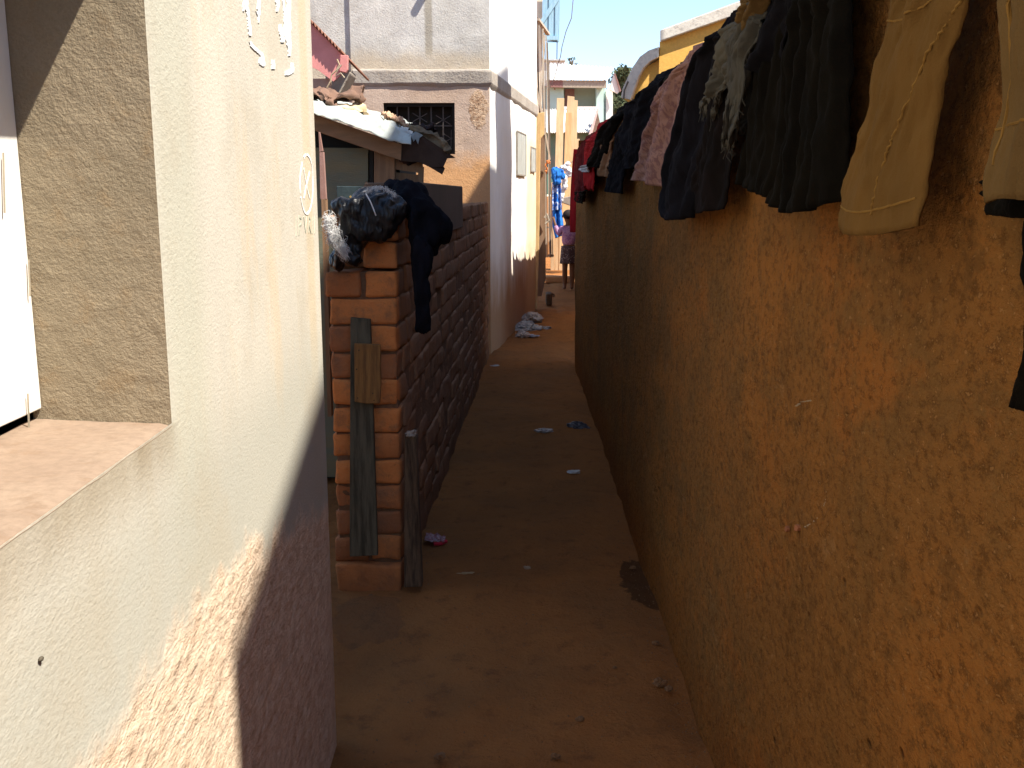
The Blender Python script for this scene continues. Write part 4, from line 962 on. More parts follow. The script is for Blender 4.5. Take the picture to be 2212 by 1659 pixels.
garment('red_knit', 'bright red knitted garment near the far end of the mud wall', 'garment',
        [pn('panel', [(1275, 288), (1262, 320), (1262, 370), (1262, 405)], [(1300, 270), (1290, 320), (1282, 370), (1280, 408)], off=.06, folds=2, amp=.012, rag=.02, seed=51, puff=.045),
         pn('collar', [(1248, 338), (1250, 350), (1258, 370)], [(1276, 330), (1272, 350), (1266, 372)], C_WHT, 'off white lower band', off=.10, folds=2, amp=.008, seed=52, top=1.62, back=.02)], C_RED)
garment('maroon_trousers', 'long maroon cloth with black end at the far end of the mud wall', 'garment',
        [pn('panel', [(1250, 310), (1241, 350), (1242, 400), (1242, 430)], [(1268, 300), (1263, 350), (1262, 400), (1255, 436)], off=.07, folds=2, amp=.008, seed=53, puff=.03),
         pn('black_end', [(1242, 395), (1241, 420), (1240, 432)], [(1262, 395), (1258, 420), (1254, 440)], C_BLACK, off=.085, folds=1, amp=.004, seed=54, top=1.50, back=.01)], C_DRED)
# red length hanging round the end of the wall, reaching down
rows = []
for j in range(30):
    v = j / 29; r_ = []
    for i in range(10):
        u = i / 9; p = at(1236.5 - 4 * math.sin(v * 2.6) + (1 - v) * 3 - 3 * v, 322 + 180 * v, 8.79); r_.append(Vector((p.x + u * .14, 8.79 + .012 * math.sin(u * 9 + v * 2), p.z)))
    rows.append(r_)
tag(MB().grid(rows).build('red_scarf', C_RED, smooth=True, solid=.005), 'long red cloth hanging round the far end of the mud wall', 'scarf', 'clothes hung over the mud wall')
mb = MB(); thread(mb, [(1582, 300), (1583, 330), (1580, 360), (1577, 390), (1573, 425)], .03, .0013); 
tag(mb.build('yellow_thread', C_SEAM), 'thin yellow thread dangling below the torn grey jeans', 'thread')

# ------------------------------------------------------------------ litter, stones
def litter(name, label, cat, x, y, w_, h_, mat, seed, flat=.4, grp=None):
    p = on_ground(x, y); k = p.y / F
    mb = MB(); rnd = random.Random(seed); bm = bmesh.new(); bmesh.ops.create_icosphere(bm, subdivisions=4, radius=1)
    for v in bm.verts:
        r = 1 + .55 * n3(v.co, 1.2, seed) + .35 * abs(n3(v.co, 3.5, seed + 1))
        q = Vector((v.co.x * r * w_ / 2, v.co.y * r * h_ / 2, max(-.3, v.co.z) * r * flat * min(w_, h_) / 2)); mb.v.append(p + q + Vector((0, 0, flat * min(w_, h_) * .18)))
    mb.f = [tuple(v.index for v in f_.verts) for f_ in bm.faces]; bm.free()
    return tag(mb.build(name, mat, smooth=False), label, cat, grp)
M_PLW = simple('white_plastic_film', (0.44, 0.38, 0.33), (0.34, 0.28, 0.23), .5, 20)
M_PLG = simple('grey_white_film', (0.42, 0.40, 0.37), (0.30, 0.28, 0.26), .45, 20)
M_BLK = simple('black_wrapper_foil', (0.03, 0.03, 0.04), (0.15, 0.15, 0.17), .3, 30, spec=.5)
M_PPR = simple('white_paper', (0.7, 0.68, 0.64))
M_STN = plaster('brown_stone', (0.24, 0.13, 0.065), (0.19, 0.10, 0.05), (0.30, 0.18, 0.10), grain=80, gs=.5)
litter('plastic_bag', 'rounded whitish plastic bag, farthest of the litter by the white wall', 'plastic bag', 1146, 698, .21, .26, M_PLW, 1, .8)
litter('plastic_bag', 'flat spread white plastic bag in the middle of the litter heap', 'plastic bag', 1138, 713, .28, .22, M_PLG, 2, .5)
litter('plastic_bag', 'small clear plastic bag nearest in the litter heap', 'plastic bag', 1130, 727, .12, .2, M_PLW, 3, .6)
litter('foil_wrapper', 'shiny blue grey wrapper touching the small clear bag', 'wrapper', 1147, 727, .13, .07, simple('blue_foil', (0.25, 0.27, 0.33), rough=.3), 4)
litter('dark_wrapper', 'small black wrapper right of the plastic bags', 'wrapper', 1177, 711, .14, .10, M_BLK, 5)
litter('black_bottle_wrapper', 'black and silver wrapper lying close to the mud wall', 'wrapper', 1247, 926, .115, .07, M_BLK, 6, .8)
litter('torn_wrapper', 'brown and silver torn wrapper in the middle of the alley', 'wrapper', 1176, 933, .10, .07, simple('grey_foil', (0.22, 0.17, 0.14), (0.45, 0.4, 0.37), .4, 50), 7, .4)
litter('paper_scrap', 'white folded paper scrap in the alley middle', 'paper', 1240, 1021, .055, .04, M_PPR, 8, .5)
litter('paper_scrap', 'tiny pale paper scrap near the foot of the brick wall', 'paper', 1069, 792, .06, .05, M_PPR, 9, .4)
q = on_ground(940, 1173)
t = thing('candy_packet', 'crumpled red and silver packet beside the brick pillar', 'packet', q)
mb = MB(); rows = []
for j in range(10):
    rows.append([q + Vector(((i - 6) * .007, (j - 4.5) * .010 + (i - 6) * -.002, .012 + .012 * n3((i * .3, j * .3, 0), 1.6, 2) + .01)) for i in range(13)])
mb.grid(rows); mb.build('foil', simple('silver_pink_foil', (0.35, 0.25, 0.25), (0.25, 0.06, 0.07), .3, 70), t, solid=.003)
mb = MB(); mb.tube([q + Vector((.0, -.045, .012)), q + Vector((.03, -.05, .016)), q + Vector((.05, -.03, .02))], .008, 6); mb.build('red_edge', simple('red_film', (0.5, 0.03, 0.05), rough=.4), t)
litter('dry_leaf', 'curled dry leaf on the earth in front of the red packet', 'leaf', 1008, 1240, .055, .02, simple('dry_leaf_brown', (0.4, 0.27, 0.14)), 10, .5)
litter('wood_chip', 'small pale chip lying on the earth right of the dry leaf', 'chip', 1139, 1228, .025, .022, simple('pale_chip', (0.45, 0.33, 0.22)), 11, .6)
stones = [(1425, 1478, .035, 'flat brown stone beside the mud wall near the front'), (1416, 1392, .022, 'small round stone next to the crack at the mud wall foot'), (1445, 1490, .022, 'small stone just right of the flat brown stone'),
          (950, 1637, .026, 'rounded grey stone at the very bottom left of the path'), (1200, 1637, .022, 'dark pebble at the bottom middle of the path'), (1253, 1556, .02, 'thin dark pebble above the bottom middle pebble'),
          (1366, 1228, .02, 'pale pebble lying in the wet patch'), (763, 1245, .03, 'grey rubble lump at the left foot of the brick pillar'), (800, 1290, .02, 'tiny light pebble in front of the brick pillar'), (1328, 1443, .012, 'white speck of gravel on the bare earth'),
          (1192, 640, .09, 'rough stone at the foot of the slatted gate'), (1362, 1130, .02, 'small stone by the mud wall above the wet patch')]
for i, (x, y, s_, lb) in enumerate(stones):
    litter('stone', lb, 'stone', x, y, s_, s_ * .8, M_STN, 20 + i, .9, 'loose stones on the path')
m_grit = MB(); rnd = random.Random(5)
for k in range(3200):
    y = 1.8 + 12 * rnd.random() ** 1.6; x = rnd.uniform(-.45, .5); s_ = rnd.uniform(.001, .0042)
    if rnd.random() < .4: x = rnd.choice([rwx(y) - abs(rnd.gauss(0, .05)) - .01, bwx(max(y, 2)) + abs(rnd.gauss(0, .05)) if y > 3.5 else x])
    z = .022 * n3((x, y, 0), 1.3, 2) + .012 * n3((x, y, 0), 6, 5) - .003
    p = Vector((x, y, z)); a = rnd.uniform(0, 3)
    m_grit.add([p + Vector((math.cos(a + q_ * 2.1) * s_, math.sin(a + q_ * 2.1) * s_, -.001)) for q_ in range(3)] + [p + Vector((0, 0, s_ * .9))], [(0, 1, 3), (1, 2, 3), (2, 0, 3), (0, 2, 1)])
o = m_grit.build('gravel', M_STN); o['kind'] = 'stuff'; o['label'] = 'fine gravel scattered over the earth path'; o['category'] = 'gravel'

# ------------------------------------------------------------------ gate of slats, posts beyond the white wall
M_SLAT = simple('sun_greyed_slat', (0.50, 0.42, 0.33), (0.40, 0.32, 0.25), .8, 8, .5, (6, 6, .6))
M_SLATD = simple('slat_gap_dark', (0.20, 0.15, 0.11), (0.14, 0.10, 0.08), .8, 8, .5, (6, 6, .6))  # dark strips painting the shaded gaps between slats
M_PLANK = simple('fresh_pale_plank', (0.60, 0.42, 0.24), (0.50, 0.34, 0.19), .75, 3, .5, (7, 7, .5))
t = thing('gate_post', 'thick pale wooden post at the end of the white wall', 'post', at(1162, 640, 12.75))
MB().slab([at(1153, 246, 12.72), at(1176, 242, 12.72), at(1176, 290, 12.72), at(1168, 300, 12.72), at(1164, 560, 12.72), at(1160, 668, 12.72), at(1153, 668, 12.72)], (0, .1, 0)).build('post', simple('pale_yellow_post', (0.62, 0.44, 0.22), (0.5, 0.33, 0.15), .8, 6, .4, (5, 5, .7)), t, bevel=.006)
t = thing('plank_door', 'dark brown narrow plank door edge beside the pale post', 'door', at(1174, 600, 12.9))
MB().slab([at(1166, 288, 12.86), at(1177, 292, 12.86), at(1179, 600, 12.86), at(1170, 640, 12.86), at(1160, 640, 12.86)], (0, .05, 0)).build('door_board', simple('dark_brown_plank', (0.28, 0.18, 0.12), (0.2, 0.13, 0.08), .8, 5, .4, (5, 5, .6)), t)
MB().tube([at(1176, 470, 12.8), at(1181, 462, 12.8), at(1186, 476, 12.8), at(1178, 484, 12.8)], .012, 6).build('rope_latch', simple('grey_rope', (0.4, 0.36, 0.3)), t)
t = thing('slatted_gate', 'tall open gate of thin grey wooden slats seen edge on', 'gate', at(1180, 600, 13.5))
tops = [(1160, 38), (1165, 42), (1169, 52), (1173, 62), (1177, 72), (1180, 78), (1182, 92), (1184, 110), (1186, 130)]
bots = [(1168, 300), (1172, 420), (1176, 520), (1180, 556), (1183, 556), (1186, 556), (1189, 556), (1191, 556), (1194, 556)]
for i in range(9):
    Yi = 12.9 + i * .13; w_ = .011 if i % 3 else .02
    mb = MB(); a, b2 = at(*tops[i], Yi), at(*bots[i], Yi); mid = a.lerp(b2, .5) + Vector((random.uniform(-.012, .012), 0, 0))
    mb.beam(a, mid, w_, .012, (0, 1, 0)); mb.beam(mid, b2, w_, .012, (0, 1, 0)); mb.build('slat', M_SLAT if i % 2 else M_SLATD, t)  # every second slat is a dark strip in place of a gap
mb = MB(); mb.beam(at(1161, 42, 12.88), at(1184, 74, 14.0), .05, .03); mb.build('rail', M_SLAT, t)
mb = MB(); mb.beam(at(1177, 76, 12.86), at(1166, 240, 12.86), .02, .02); mb.beam(at(1170, 240, 12.86), at(1188, 345, 12.86), .02, .02); mb.build('brace', M_SLAT, t)
mb = MB(); mb.beam(at(1158, 190, 12.86), at(1175, 262, 12.86), .05, .03); mb.build('rail', M_SLAT, t)
mb = MB(); mb.beam(at(1194, 552, 14.0), at(1186, 552, 13.2), .03, .03); mb.build('rail', M_SLAT, t)
tag(blob('orange_rag', [(at(1184, 350, 12.8), (.035, .02, .03)), (at(1180, 364, 12.8), (.02, .02, .08))], simple('orange_cloth', (0.6, 0.22, 0.08)), voxel=.008, disp=.02, dscale=25), 'small orange rag tied on the slatted gate', 'rag')
mb = MB(); mb.box((at(1180, 600, 13.2).x, 13.2, 0), (at(1193, 600, 13.2).x, 13.5, .16)); tag(mb.build('gate_stump', M_POST, bevel=.02), 'dark low stump under the slatted gate', 'stump')

# blue shutter on the house beyond
M_BLUE = simple('faded_blue_paint', (0.34, 0.55, 0.66), (0.26, 0.44, 0.55), .75, 5, .4, (6, 6, .7))
M_BLUED = simple('blue_dark_groove', (0.08, 0.16, 0.24))
t = thing('cream_house', 'cream house mostly hidden behind the white wall with open blue shutter', 'house', (-.5, 26, 0))
mb = MB(); mb.slab([(-3.5, 24.5, 0), (at(1172, 0, 24.5).x, 24.5, 0), (at(1172, 0, 24.5).x, 24.5, 7.5), (-3.5, 24.5, 7.5)], (0, 4, 0)); mb.build('wall', simple('cream_wall', (0.75, 0.66, 0.52), (0.7, 0.6, 0.45)), t)
BY = 24.3
sh = MB().slab([at(1174, -45, BY), at(1210.5, -45, BY), at(1208, 90, BY), at(1172, 86, BY)], (0, .04, 0)).build('shutter', M_BLUE, t, 'open faded blue plank shutter')
mb = MB()
for a, b2 in (((1185.5, -45), (1184.5, 84)), ((1199.5, -45), (1198, 84)),): mb.beam(at(*a, BY - .006), at(*b2, BY - .006), .014, .014)
mb.build('groove', M_BLUED, sh)
mb = MB(); mb.beam(at(1170, 48, BY - .03), at(1206, -6, BY - .03), .10, .03, (0, 1, 0)); mb.beam(at(1176, 82, BY - .03), at(1206, 82, BY - .03), .09, .03, (0, 1, 0)); mb.build('brace', M_BLUE, sh)
MB().beam(at(1182, 90, BY), at(1206, 90.5, BY), .02, .02).build('bottom_rail', M_BLUED, sh)
MB().tube([at(1203.5, 88, BY), at(1203, 128, BY)], .012, 6).build('stay_rod', M_BAR, sh)

# sagging wire
wire = [(1240, -60), (1238, 0), (1234.5, 39), (1222.6, 68), (1214, 101), (1210.6, 123), (1204, 142), (1197, 171), (1188, 188), (1184, 200)]
tag(MB().tube([at(x, y, 14 + i * .1) for i, (x, y) in enumerate(wire)], .006, 5).build('hanging_wire', simple('grey_wire', (0.35, 0.30, 0.30))), 'thin kinked wire hanging against the sky beyond the gate', 'wire')

# ------------------------------------------------------------------ planks leaning at the end of the alley
PY = 19.0
specs = [([(1203, 212), (1219, 212), (1212, 470), (1196, 470)], 'leftmost pale plank of those leaning at the alley end', 0),
         ([(1226, 207), (1241, 209), (1232, 560), (1208, 560)], 'tallest and widest pale plank leaning at the alley end', .12),
         ([(1240, 216), (1248, 217), (1241, 560), (1226, 560)], 'narrow pale plank right of the tallest plank', .2),
         ([(1222, 243), (1236, 243), (1226, 560), (1212, 560)], 'shorter orange-toned plank in front of the tallest plank', -.06),
         ([(1239, 300), (1252, 300), (1252, 560), (1236, 560)], 'pale plank partly behind the red clothes', .3)]
for i, (ps, lb, dy) in enumerate(specs):
    ps3 = [at(x, y, PY + dy - (.35 if y > 400 else 0)) for x, y in ps]
    dz = ps3[2].z
    o = MB().slab(ps3, (0, .03, 0)).build('plank', M_PLANK if i != 3 else simple('orange_plank', (0.62, 0.38, 0.18), (0.5, 0.3, 0.14), .75, 3, .5, (7, 7, .5)), bevel=.003); tag(o, lb, 'plank', 'planks leaning at the alley end')
t = thing('plank_fence', 'low fence of upright orange boards behind the hung blue cloth', 'fence', (at(1220, 560, 19.4).x, 19.4, 0))
for i in range(9):
    x0 = at(1190 + i * 9, 500, 19.5).x; MB().box((x0, 19.5 + (i % 2) * .01, 0), (x0 + .075, 19.53 + (i % 2) * .01, at(1220, 400 + (i * 37 % 11) - 6, 19.5).z)).build('board', M_PLANK, t, bevel=.003)
tag(MB().slab([at(1214, 427, 16.9), at(1240, 423, 16.9), at(1240, 442, 16.9), at(1230, 444, 16.9), at(1211, 437, 16.9)], (0, .12, 0)).build('shelf_board', simple('grey_shelf_wood', (0.32, 0.27, 0.22), (0.24, 0.2, 0.16)), bevel=.01), 'thick grey horizontal board jutting behind the child', 'board')
MBp = MB(); p = at(1236, 440, 17); MBp.box((p.x - .03, 17.05, 0), (p.x + .03, 17.1, p.z)); tag(MBp.build('prop_post', M_PLANK), 'thin upright prop under the grey horizontal board', 'post')
# blue and white washing
def hang(px_l, px_r, Y, folds, amp, seed, nv=30, nu=24):
    rows = []; rnd = random.Random(seed); ph = rnd.uniform(0, 6)
    for j in range(nv + 1):
        v = j / nv; a = lerp_poly(px_l, v); c_ = lerp_poly(px_r, v); r_ = []
        for i in range(nu + 1):
            u = i / nu; p = at(a[0] + (c_[0] - a[0]) * u, a[1] + (c_[1] - a[1]) * u, Y)
            p.y += amp * math.sin(6.28 * folds * u + ph + v) + .02 * n3((u * 3, v * 6, seed), 1); r_.append(p)
        rows.append(r_)
    return rows
C_BLUE = cloth_mat('bright_blue_cloth', (0.035, 0.20, 0.62), (0.025, 0.14, 0.48), scale=14)
C_BLUEP = cloth_mat('blue_white_print', (0.03, 0.18, 0.6), (0.03, 0.16, 0.55), scale=9, pat=(0.7, 0.75, 0.85))
t = thing('blue_wrap', 'bright blue cloth bunched and hanging at the gate edge', 'cloth', at(1208, 500, 16.3))
MB().grid(hang([(1193, 450), (1194, 490), (1200, 515)], [(1212, 445), (1217, 480), (1219, 507)], 16.3, 2, .03, 3)).build('lower_fold', C_BLUE, t, smooth=True, solid=.005)
MB().grid(hang([(1193, 395), (1193, 455)], [(1211, 395), (1213, 452)], 16.28, 2, .03, 5)).build('printed_band', C_BLUEP, t, smooth=True, solid=.005)
blob('bunched_top', [(at(1201, 375, 16.25), (.085, .07, .13)), (at(1211, 372, 16.25), (.07, .06, .09)), (at(1216, 380, 16.25), (.05, .05, .06)), (at(1203, 392, 16.25), (.07, .06, .07))], C_BLUE, t, voxel=.012, disp=.035, dscale=6, seed=3, st=(1.5, 1, .6))
tag(blob('white_bundle', [(at(1217, 362, 16.5), (.08, .06, .07)), (at(1224, 355, 16.5), (.06, .05, .08)), (at(1229, 372, 16.5), (.05, .05, .10)), (at(1220, 395, 16.5), (.05, .05, .14)), (at(1216, 420, 16.5), (.05, .03, .14))], cloth_mat('white_washing', (0.78, 0.76, 0.72), (0.6, 0.58, 0.58)), voxel=.012, disp=.03, dscale=6, seed=6), 'bundle of white washing behind the bright blue cloth', 'washing')
MB_ = MB().tube([at(1250, 340, 17.2), at(1232, 352, 16.7), at(1222, 360, 16.5), at(1196, 372, 16.3)], .006, 5); tag(MB_.build('clothesline', M_BAR), 'dark line carrying the blue and white washing', 'clothesline')
tag(MB().box((.55, 16.6, 0), (1.6, 16.85, .12)).build('stone_step', plaster('earth_step', (0.45, 0.22, 0.09), (0.38, 0.18, 0.08), (0.4, 0.2, 0.1), grain=30, gs=.6), bevel=.03), 'low earth coloured step crossing the path beyond the child', 'step')

# ------------------------------------------------------------------ hillside houses beyond
M_TURQ = simple('pale_turquoise_paint', (0.50, 0.68, 0.62), (0.45, 0.62, 0.56), .85, 1, .1)
M_TURD = simple('grey_green_paint', (0.34, 0.42, 0.35), (0.30, 0.37, 0.31), .85, 1, .1)
M_WHT = simple('whitewash', (0.82, 0.80, 0.76), (0.76, 0.73, 0.68), .9, 1, .1)
M_SHT = simple('pale_zinc', (0.66, 0.64, 0.60), (0.6, 0.55, 0.48), .6, .6, .1)  # pale zinc in its own light tone
M_BRD = simple('brick_brown_paint', (0.30, 0.16, 0.14))
BYY = 55
def quadslab(pts, Y, mat, name, t, th=.3, lab=None): return MB().slab([at(x, y, Y) for x, y in pts], (0, th, 0)).build(name, mat, t, lab)
def corr_roof(name, t, pl, pr, Y0, Y1, per_m, mat, n=150, amp=.03):
    rows = []
    for j in range(9):
        f_ = j / 8; r_ = []
        for i in range(n + 1):
            u = i / n; a = at(*[pl[0][k] * (1 - u) + pr[0][k] * u for k in (0, 1)], Y0); c_ = at(*[pl[1][k] * (1 - u) + pr[1][k] * u for k in (0, 1)], Y1)
            p = a.lerp(c_, f_); p.z += amp * math.sin(i / n * per_m * 6.283); r_.append(p)
        rows.append(r_)
    return MB().grid(rows).build(name, mat, t, smooth=True, solid=.01)
t = thing('turquoise_house', 'pale turquoise two storey house with white corrugated roof in the distance', 'house', (at(1250, 300, BYY).x, BYY + 1, 0))
corr_roof('roof', t, [(1180, 172), (1180, 136)], [(1312, 173), (1326, 146)], BYY - .6, BYY + 2.4, 18, M_SHT)
quadslab([(1180, 173), (1216, 173), (1216, 189), (1180, 188)], BYY - .5, M_BRD, 'fascia', t, .1)
quadslab([(1216, 173.5), (1310, 174), (1310, 190), (1216, 189)], BYY - .5, simple('dusty_beige', (0.42, 0.36, 0.28)), 'fascia', t, .1)
quadslab([(1150, 185), (1218, 185), (1218, 420), (1150, 420)], BYY, M_TURQ, 'wall', t, 3)
quadslab([(1218.2, 185), (1288, 185), (1288, 420), (1218.2, 420)], BYY + 1.0, M_TURD, 'recessed_wall', t, 2)
quadslab([(1220, 192), (1241, 192), (1241, 250), (1220, 250)], BYY + .9, M_BRD, 'door', t, .08)
quadslab([(1288.2, 186), (1304, 186), (1304, 420), (1288.2, 420)], BYY, M_TURQ, 'corner_column', t, 3)
quadslab([(1304.2, 188), (1313, 200), (1313, 420), (1304.2, 420)], BYY + .6, simple('pale_blue_side', (0.55, 0.68, 0.68)), 'side_wall', t, 2)
quadslab([(1309, 196), (1322, 178), (1324, 205), (1322, 420), (1310, 420)], BYY + .3, M_WHT, 'side_pillar', t, 1)
quadslab([(1322, 172), (1327, 158), (1336, 178), (1340, 196), (1334, 202), (1318, 194)], BYY - .2, M_WHT, 'gable_end', t, .2)
quadslab([(1327, 157), (1330, 160), (1342, 196), (1339, 199)], BYY - .3, M_BRD, 'bargeboard', t, .1)
quadslab([(1218, 230), (1292, 230), (1292, 235), (1218, 235)], BYY - .2, M_WHT, 'balcony_edge', t, .3)
MB().tube([at(1197, 191, BYY - .2), at(1200, 193, BYY - .2)], .04, 6).build('wall_lamp', M_BRD, t)
t = thing('white_flat_house', 'white flat roofed block just behind the turquoise house roof', 'house', (at(1200, 150, 62).x, 62, 0))
quadslab([(1150, 130), (1220, 130), (1221, 140), (1221, 420), (1150, 420)], 62, M_WHT, 'wall', t, 4)
quadslab([(1150, 127), (1221.5, 128), (1221.5, 131), (1150, 130)], 61.8, simple('grey_coping', (0.6, 0.6, 0.58)), 'parapet', t, 4.4)
LY = 44
t = thing('zinc_roof_hut', 'lower hut with white corrugated roof below the turquoise house', 'hut', (at(1240, 300, LY).x, LY, 0))
corr_roof('roof', t, [(1170, 287), (1170, 236)], [(1276, 286), (1291, 236)], LY - .6, LY + 1.6, 22, M_SHT, 150, .025)
quadslab([(1170, 284), (1277, 284), (1277, 420), (1170, 420)], LY, simple('dim_green_wall', (0.10, 0.2, 0.15), (0.2, 0.2, 0.17), .8, .8), 'wall', t, 1.5)
quadslab([(1277, 283), (1290, 238), (1300, 282), (1300, 300), (1280, 300)], LY - .3, simple('brown_boards', (0.24, 0.16, 0.12)), 'gable', t, .3)
quadslab([(1270, 296), (1289, 236), (1292, 240), (1276, 302), (1262, 320)], LY - .7, simple('pinkish_board', (0.75, 0.55, 0.5)), 'bargeboard', t, .15)
# trees
M_LEAF = simple('dusty_green_leaf', (0.085, 0.10, 0.045), (0.05, 0.065, 0.03), .8, 1.5, .1)
M_TRUNK = simple('grey_bark', (0.2, 0.16, 0.12))
def tree(name, label, cx, cy, Y, rx, rz, n, bare=False, seed=1, ls=.22):
    rnd = random.Random(seed); c0 = at(cx, cy, Y); kx = Y / F; t = thing(name, label, 'tree', (c0.x, Y, 0))
    mb = MB(); mb.tube([(c0.x, Y, 0), (c0.x + .1, Y, c0.z * .5), (c0.x, Y, c0.z)], [.28, .2, .1], 8)
    lobes = []
    for k in range(26):
        a = rnd.uniform(0, 6.28); e = rnd.uniform(-1, 1); r = rnd.uniform(.4, 1); q = c0 + Vector((math.cos(a) * rx * kx * r * math.sqrt(1 - e * e * .7), math.sin(a) * rx * kx * r, e * rz * kx * .9)); lobes.append(q)
        mb.tube([c0 - Vector((0, 0, rz * kx * .7)), c0.lerp(q, .6), q], [.07, .04, .012], 5)
    mb.build('trunk', M_TRUNK, t)
    mb = MB()
    for k in range(n):
        q = rnd.choice(lobes) + Vector((rnd.gauss(0, 1), rnd.gauss(0, 1), rnd.gauss(0, .8))) * (rx * kx * (.2 if not bare else .1)); s_ = rnd.uniform(.4, 1) * ls
        a, b2 = Vector((rnd.uniform(-1, 1), rnd.uniform(-1, 1), rnd.uniform(-1, 1))).normalized() * s_, Vector((rnd.uniform(-1, 1), rnd.uniform(-1, 1), rnd.uniform(-1, 1))).normalized() * s_ * .6
        mb.add([q - a, q - b2, q + a, q + b2], [(0, 1, 2, 3)])
    mb.build('crown', M_LEAF, t)
tree('leafy_tree', 'dusty green tree right of the turquoise house', 1352, 200, 70, 34, 52, 5000, seed=4)
tree('leafy_tree', 'lower dark green bush between turquoise house and yellow house', 1330, 265, 66, 26, 50, 3500, seed=5)
tree('bare_tree', 'thin nearly bare treetop behind the white flat roofed block', 1236, 138, 75, 13, 12, 260, bare=True, seed=9, ls=.12)

# ------------------------------------------------------------------ child at the end of the alley
def skin_mesh(name, nodes, edges, mat, parent, sub=2, label=None):
    me = bpy.data.meshes.new(name); off = parent.location
    me.from_pydata([Vector(n_[0]) - off for n_ in nodes], edges, []); o = bpy.data.objects.new(name, me); COL.objects.link(o)
    sk = o.modifiers.new('k', 'SKIN'); sk.use_smooth_shade = True
    for i, n_ in enumerate(nodes):
        r = n_[1]; me.skin_vertices[0].data[i].radius = (r, r) if not isinstance(r, tuple) else r
    me.skin_vertices[0].data[0].use_root = True
    sb = o.modifiers.new('s', 'SUBSURF'); sb.levels = sub; sb.render_levels = sub
    dg = bpy.context.evaluated_depsgraph_get(); m2 = bpy.data.meshes.new_from_object(o.evaluated_get(dg)); bpy.data.objects.remove(o)
    m2.materials.clear(); m2.materials.append(mat); o = bpy.data.objects.new(name, m2); COL.objects.link(o); o.parent = parent
    for p in m2.polygons: p.use_smooth = True
    if label: o['label'] = label
    return o
M_SKIN = simple('dark_brown_skin', (0.16, 0.075, 0.04), (0.13, 0.06, 0.032), .55, 10, .1)
M_HAIR = simple('short_black_hair', (0.02, 0.014, 0.012), fine=300, bs=.8)
C_PURP = cloth_mat('purple_satin', (0.38, 0.20, 0.36), (0.26, 0.12, 0.26), scale=20, pat=(0.5, 0.33, 0.42), rough=.5)
m, nt, b = newmat('dotted_dark_skirt', .9); v = mr(nt, vor(nt, 42), .25, .33, 1, 0)
nt.links.new(mix(nt, mth(nt, 'MULTIPLY', v, .8), (0.07, 0.045, 0.045), (0.42, 0.36, 0.32)), b.inputs['Base Color']); C_SKIRT = m
gx, gy = on_ground(1228, 627).x, on_ground(1228, 627).y
t = thing('person', 'small child seen from behind in purple jacket and dotted skirt, barefoot', 'person', (gx, gy, 0))
V = lambda x, y, z: Vector((gx + x, gy + y, z))
elb = at(1207, 508, gy - .03); hand = at(1196, 474, gy + .06)
lr = lambda p: p
nodes = [(V(0, 0, .62), (.10, .075)), (V(0, 0, .80), (.085, .07)), (V(0, 0, .93), (.10, .07)), (V(.0, 0, 1.005), .04), (V(-.01, .01, 1.06), .062), (V(-.015, .02, 1.13), (.082, .088)), (V(-.01, .015, 1.205), (.062, .068)),
         (V(-.11, 0, .95), .038), (elb, .028), (elb.lerp(hand, .9), .019), (hand, (.022, .012)),
         (V(.12, 0, .94), .038), (V(.155, .02, .78), .028), (V(.13, .10, .66), .019), (V(.12, .14, .63), (.022, .012)),
         (V(-.055, 0, .55), .062), (V(-.06, -.01, .31), .042), (V(-.058, .02, .20), .045), (V(-.055, .03, .05), .024), (V(-.06, -.0, .022), .024), (V(-.075, -.09 + .2, .016), .022),
         (V(.055, 0, .55), .062), (V(.05, -.01, .31), .042), (V(.055, .0, .20), .045), (V(.05, .02, .05), .024), (V(.05, -.01, .022), .024), (V(.06, .11, .016), .022)]
edges = [(0, 1), (1, 2), (2, 3), (3, 4), (4, 5), (5, 6), (2, 7), (7, 8), (8, 9), (9, 10), (2, 11), (11, 12), (12, 13), (13, 14), (0, 15), (15, 16), (16, 17), (17, 18), (18, 19), (18, 20), (0, 21), (21, 22), (22, 23), (23, 24), (24, 25), (24, 26)]
hv = (hand - elb).normalized()
for base, dirv, idx in ((hand, hv, 10), (V(.12, .14, .63), Vector((-.1, .5, -.8)).normalized(), 14)):
    sdv = dirv.cross(Vector((0, 1, 0))).normalized()
    for k in range(4):
        r0 = base + sdv * (k - 1.5) * .011 + dirv * .015; l_ = (.026, .03, .028, .022)[k]
        i0 = len(nodes); nodes += [(r0 + dirv * l_ * .6, .0058), (r0 + dirv * l_ + Vector((0, .012, 0)), .0048)]; edges += [(idx, i0), (i0, i0 + 1)]
    i0 = len(nodes); nodes += [(base - sdv * .026 + dirv * .012, .0065)]; edges += [(idx, i0)]
body = skin_mesh('body', nodes, edges, M_SKIN, t)
hc = V(-.015, .012, 1.135)
mb = MB(); bm = bmesh.new(); bmesh.ops.create_icosphere(bm, subdivisions=4, radius=1)
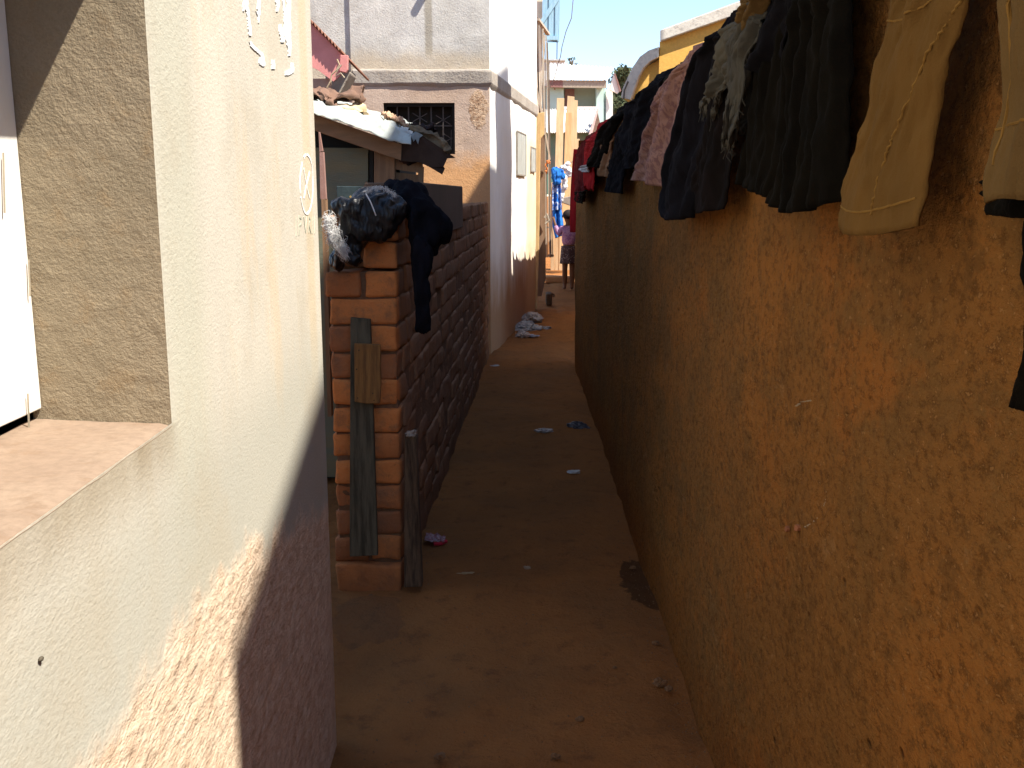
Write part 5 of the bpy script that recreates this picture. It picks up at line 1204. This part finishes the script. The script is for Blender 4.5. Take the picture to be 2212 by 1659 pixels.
for vv in bm.verts:
    q = vv.co.copy()
    keep = q.z > -.15 or q.y < -.1
    r = 1.0 if keep else .9
    mb.v.append(hc + Vector((q.x * .086, q.y * .092, q.z * .088 if q.z > 0 else q.z * .07)) * r * (1 + .02 * n3(q, 9)) + Vector((0, -.004, .006)))
mb.f = [tuple(vv.index for vv in f_.verts) for f_ in bm.faces]; bm.free()
mb.build('hair', M_HAIR, t, smooth=True)
# ears, cheek side face features
mb = MB()
for s_ in (-1, 1):
    c0 = hc + Vector((s_ * .088, .01, -.012)); bm = bmesh.new(); bmesh.ops.create_icosphere(bm, subdivisions=2, radius=1)
    mb.add([c0 + Vector((q.co.x * .008, q.co.y * .014, q.co.z * .022)) for q in bm.verts], [tuple(x.index for x in f_.verts) for f_ in bm.faces]); bm.free()
mb.build('ear', M_SKIN, t, smooth=True)
mb = MB(); c0 = hc + Vector((-.01, .092, -.02)); mb.add([c0 + Vector((-.01, 0, -.012)), c0 + Vector((.01, 0, -.012)), c0 + Vector((0, .014, -.012)), c0 + Vector((0, 0, .018))], [(0, 1, 2), (0, 2, 3), (2, 1, 3), (0, 3, 1)]); mb.build('nose', M_SKIN, t)
jn = [(V(0, 0, .66), (.125, .095)), (V(0, 0, .80), (.115, .09)), (V(0, 0, .92), (.12, .085)), (V(0, 0, .985), (.06, .055)), (V(-.115, 0, .945), .052), (elb, .044), (elb.lerp(hand, .62), .036), (V(.125, 0, .935), .052), (V(.16, .02, .78), .044), (V(.14, .08, .69), .034)]
skin_mesh('jacket', jn, [(0, 1), (1, 2), (2, 3), (2, 4), (4, 5), (5, 6), (2, 7), (7, 8), (8, 9)], C_PURP, t, label='shiny purple long sleeved jacket')
rows = []
for j in range(10):
    v_ = j / 9; z = .68 - .27 * v_
    rows.append([V((.112 + .022 * v_ + .006 * math.sin(a * 7)) * math.cos(a), (.085 + .02 * v_ + .006 * math.sin(a * 7)) * math.sin(a), z) for a in [k * 2 * math.pi / 40 for k in range(41)]])
MB().grid(rows).build('skirt', C_SKIRT, t, smooth=True, solid=.004)
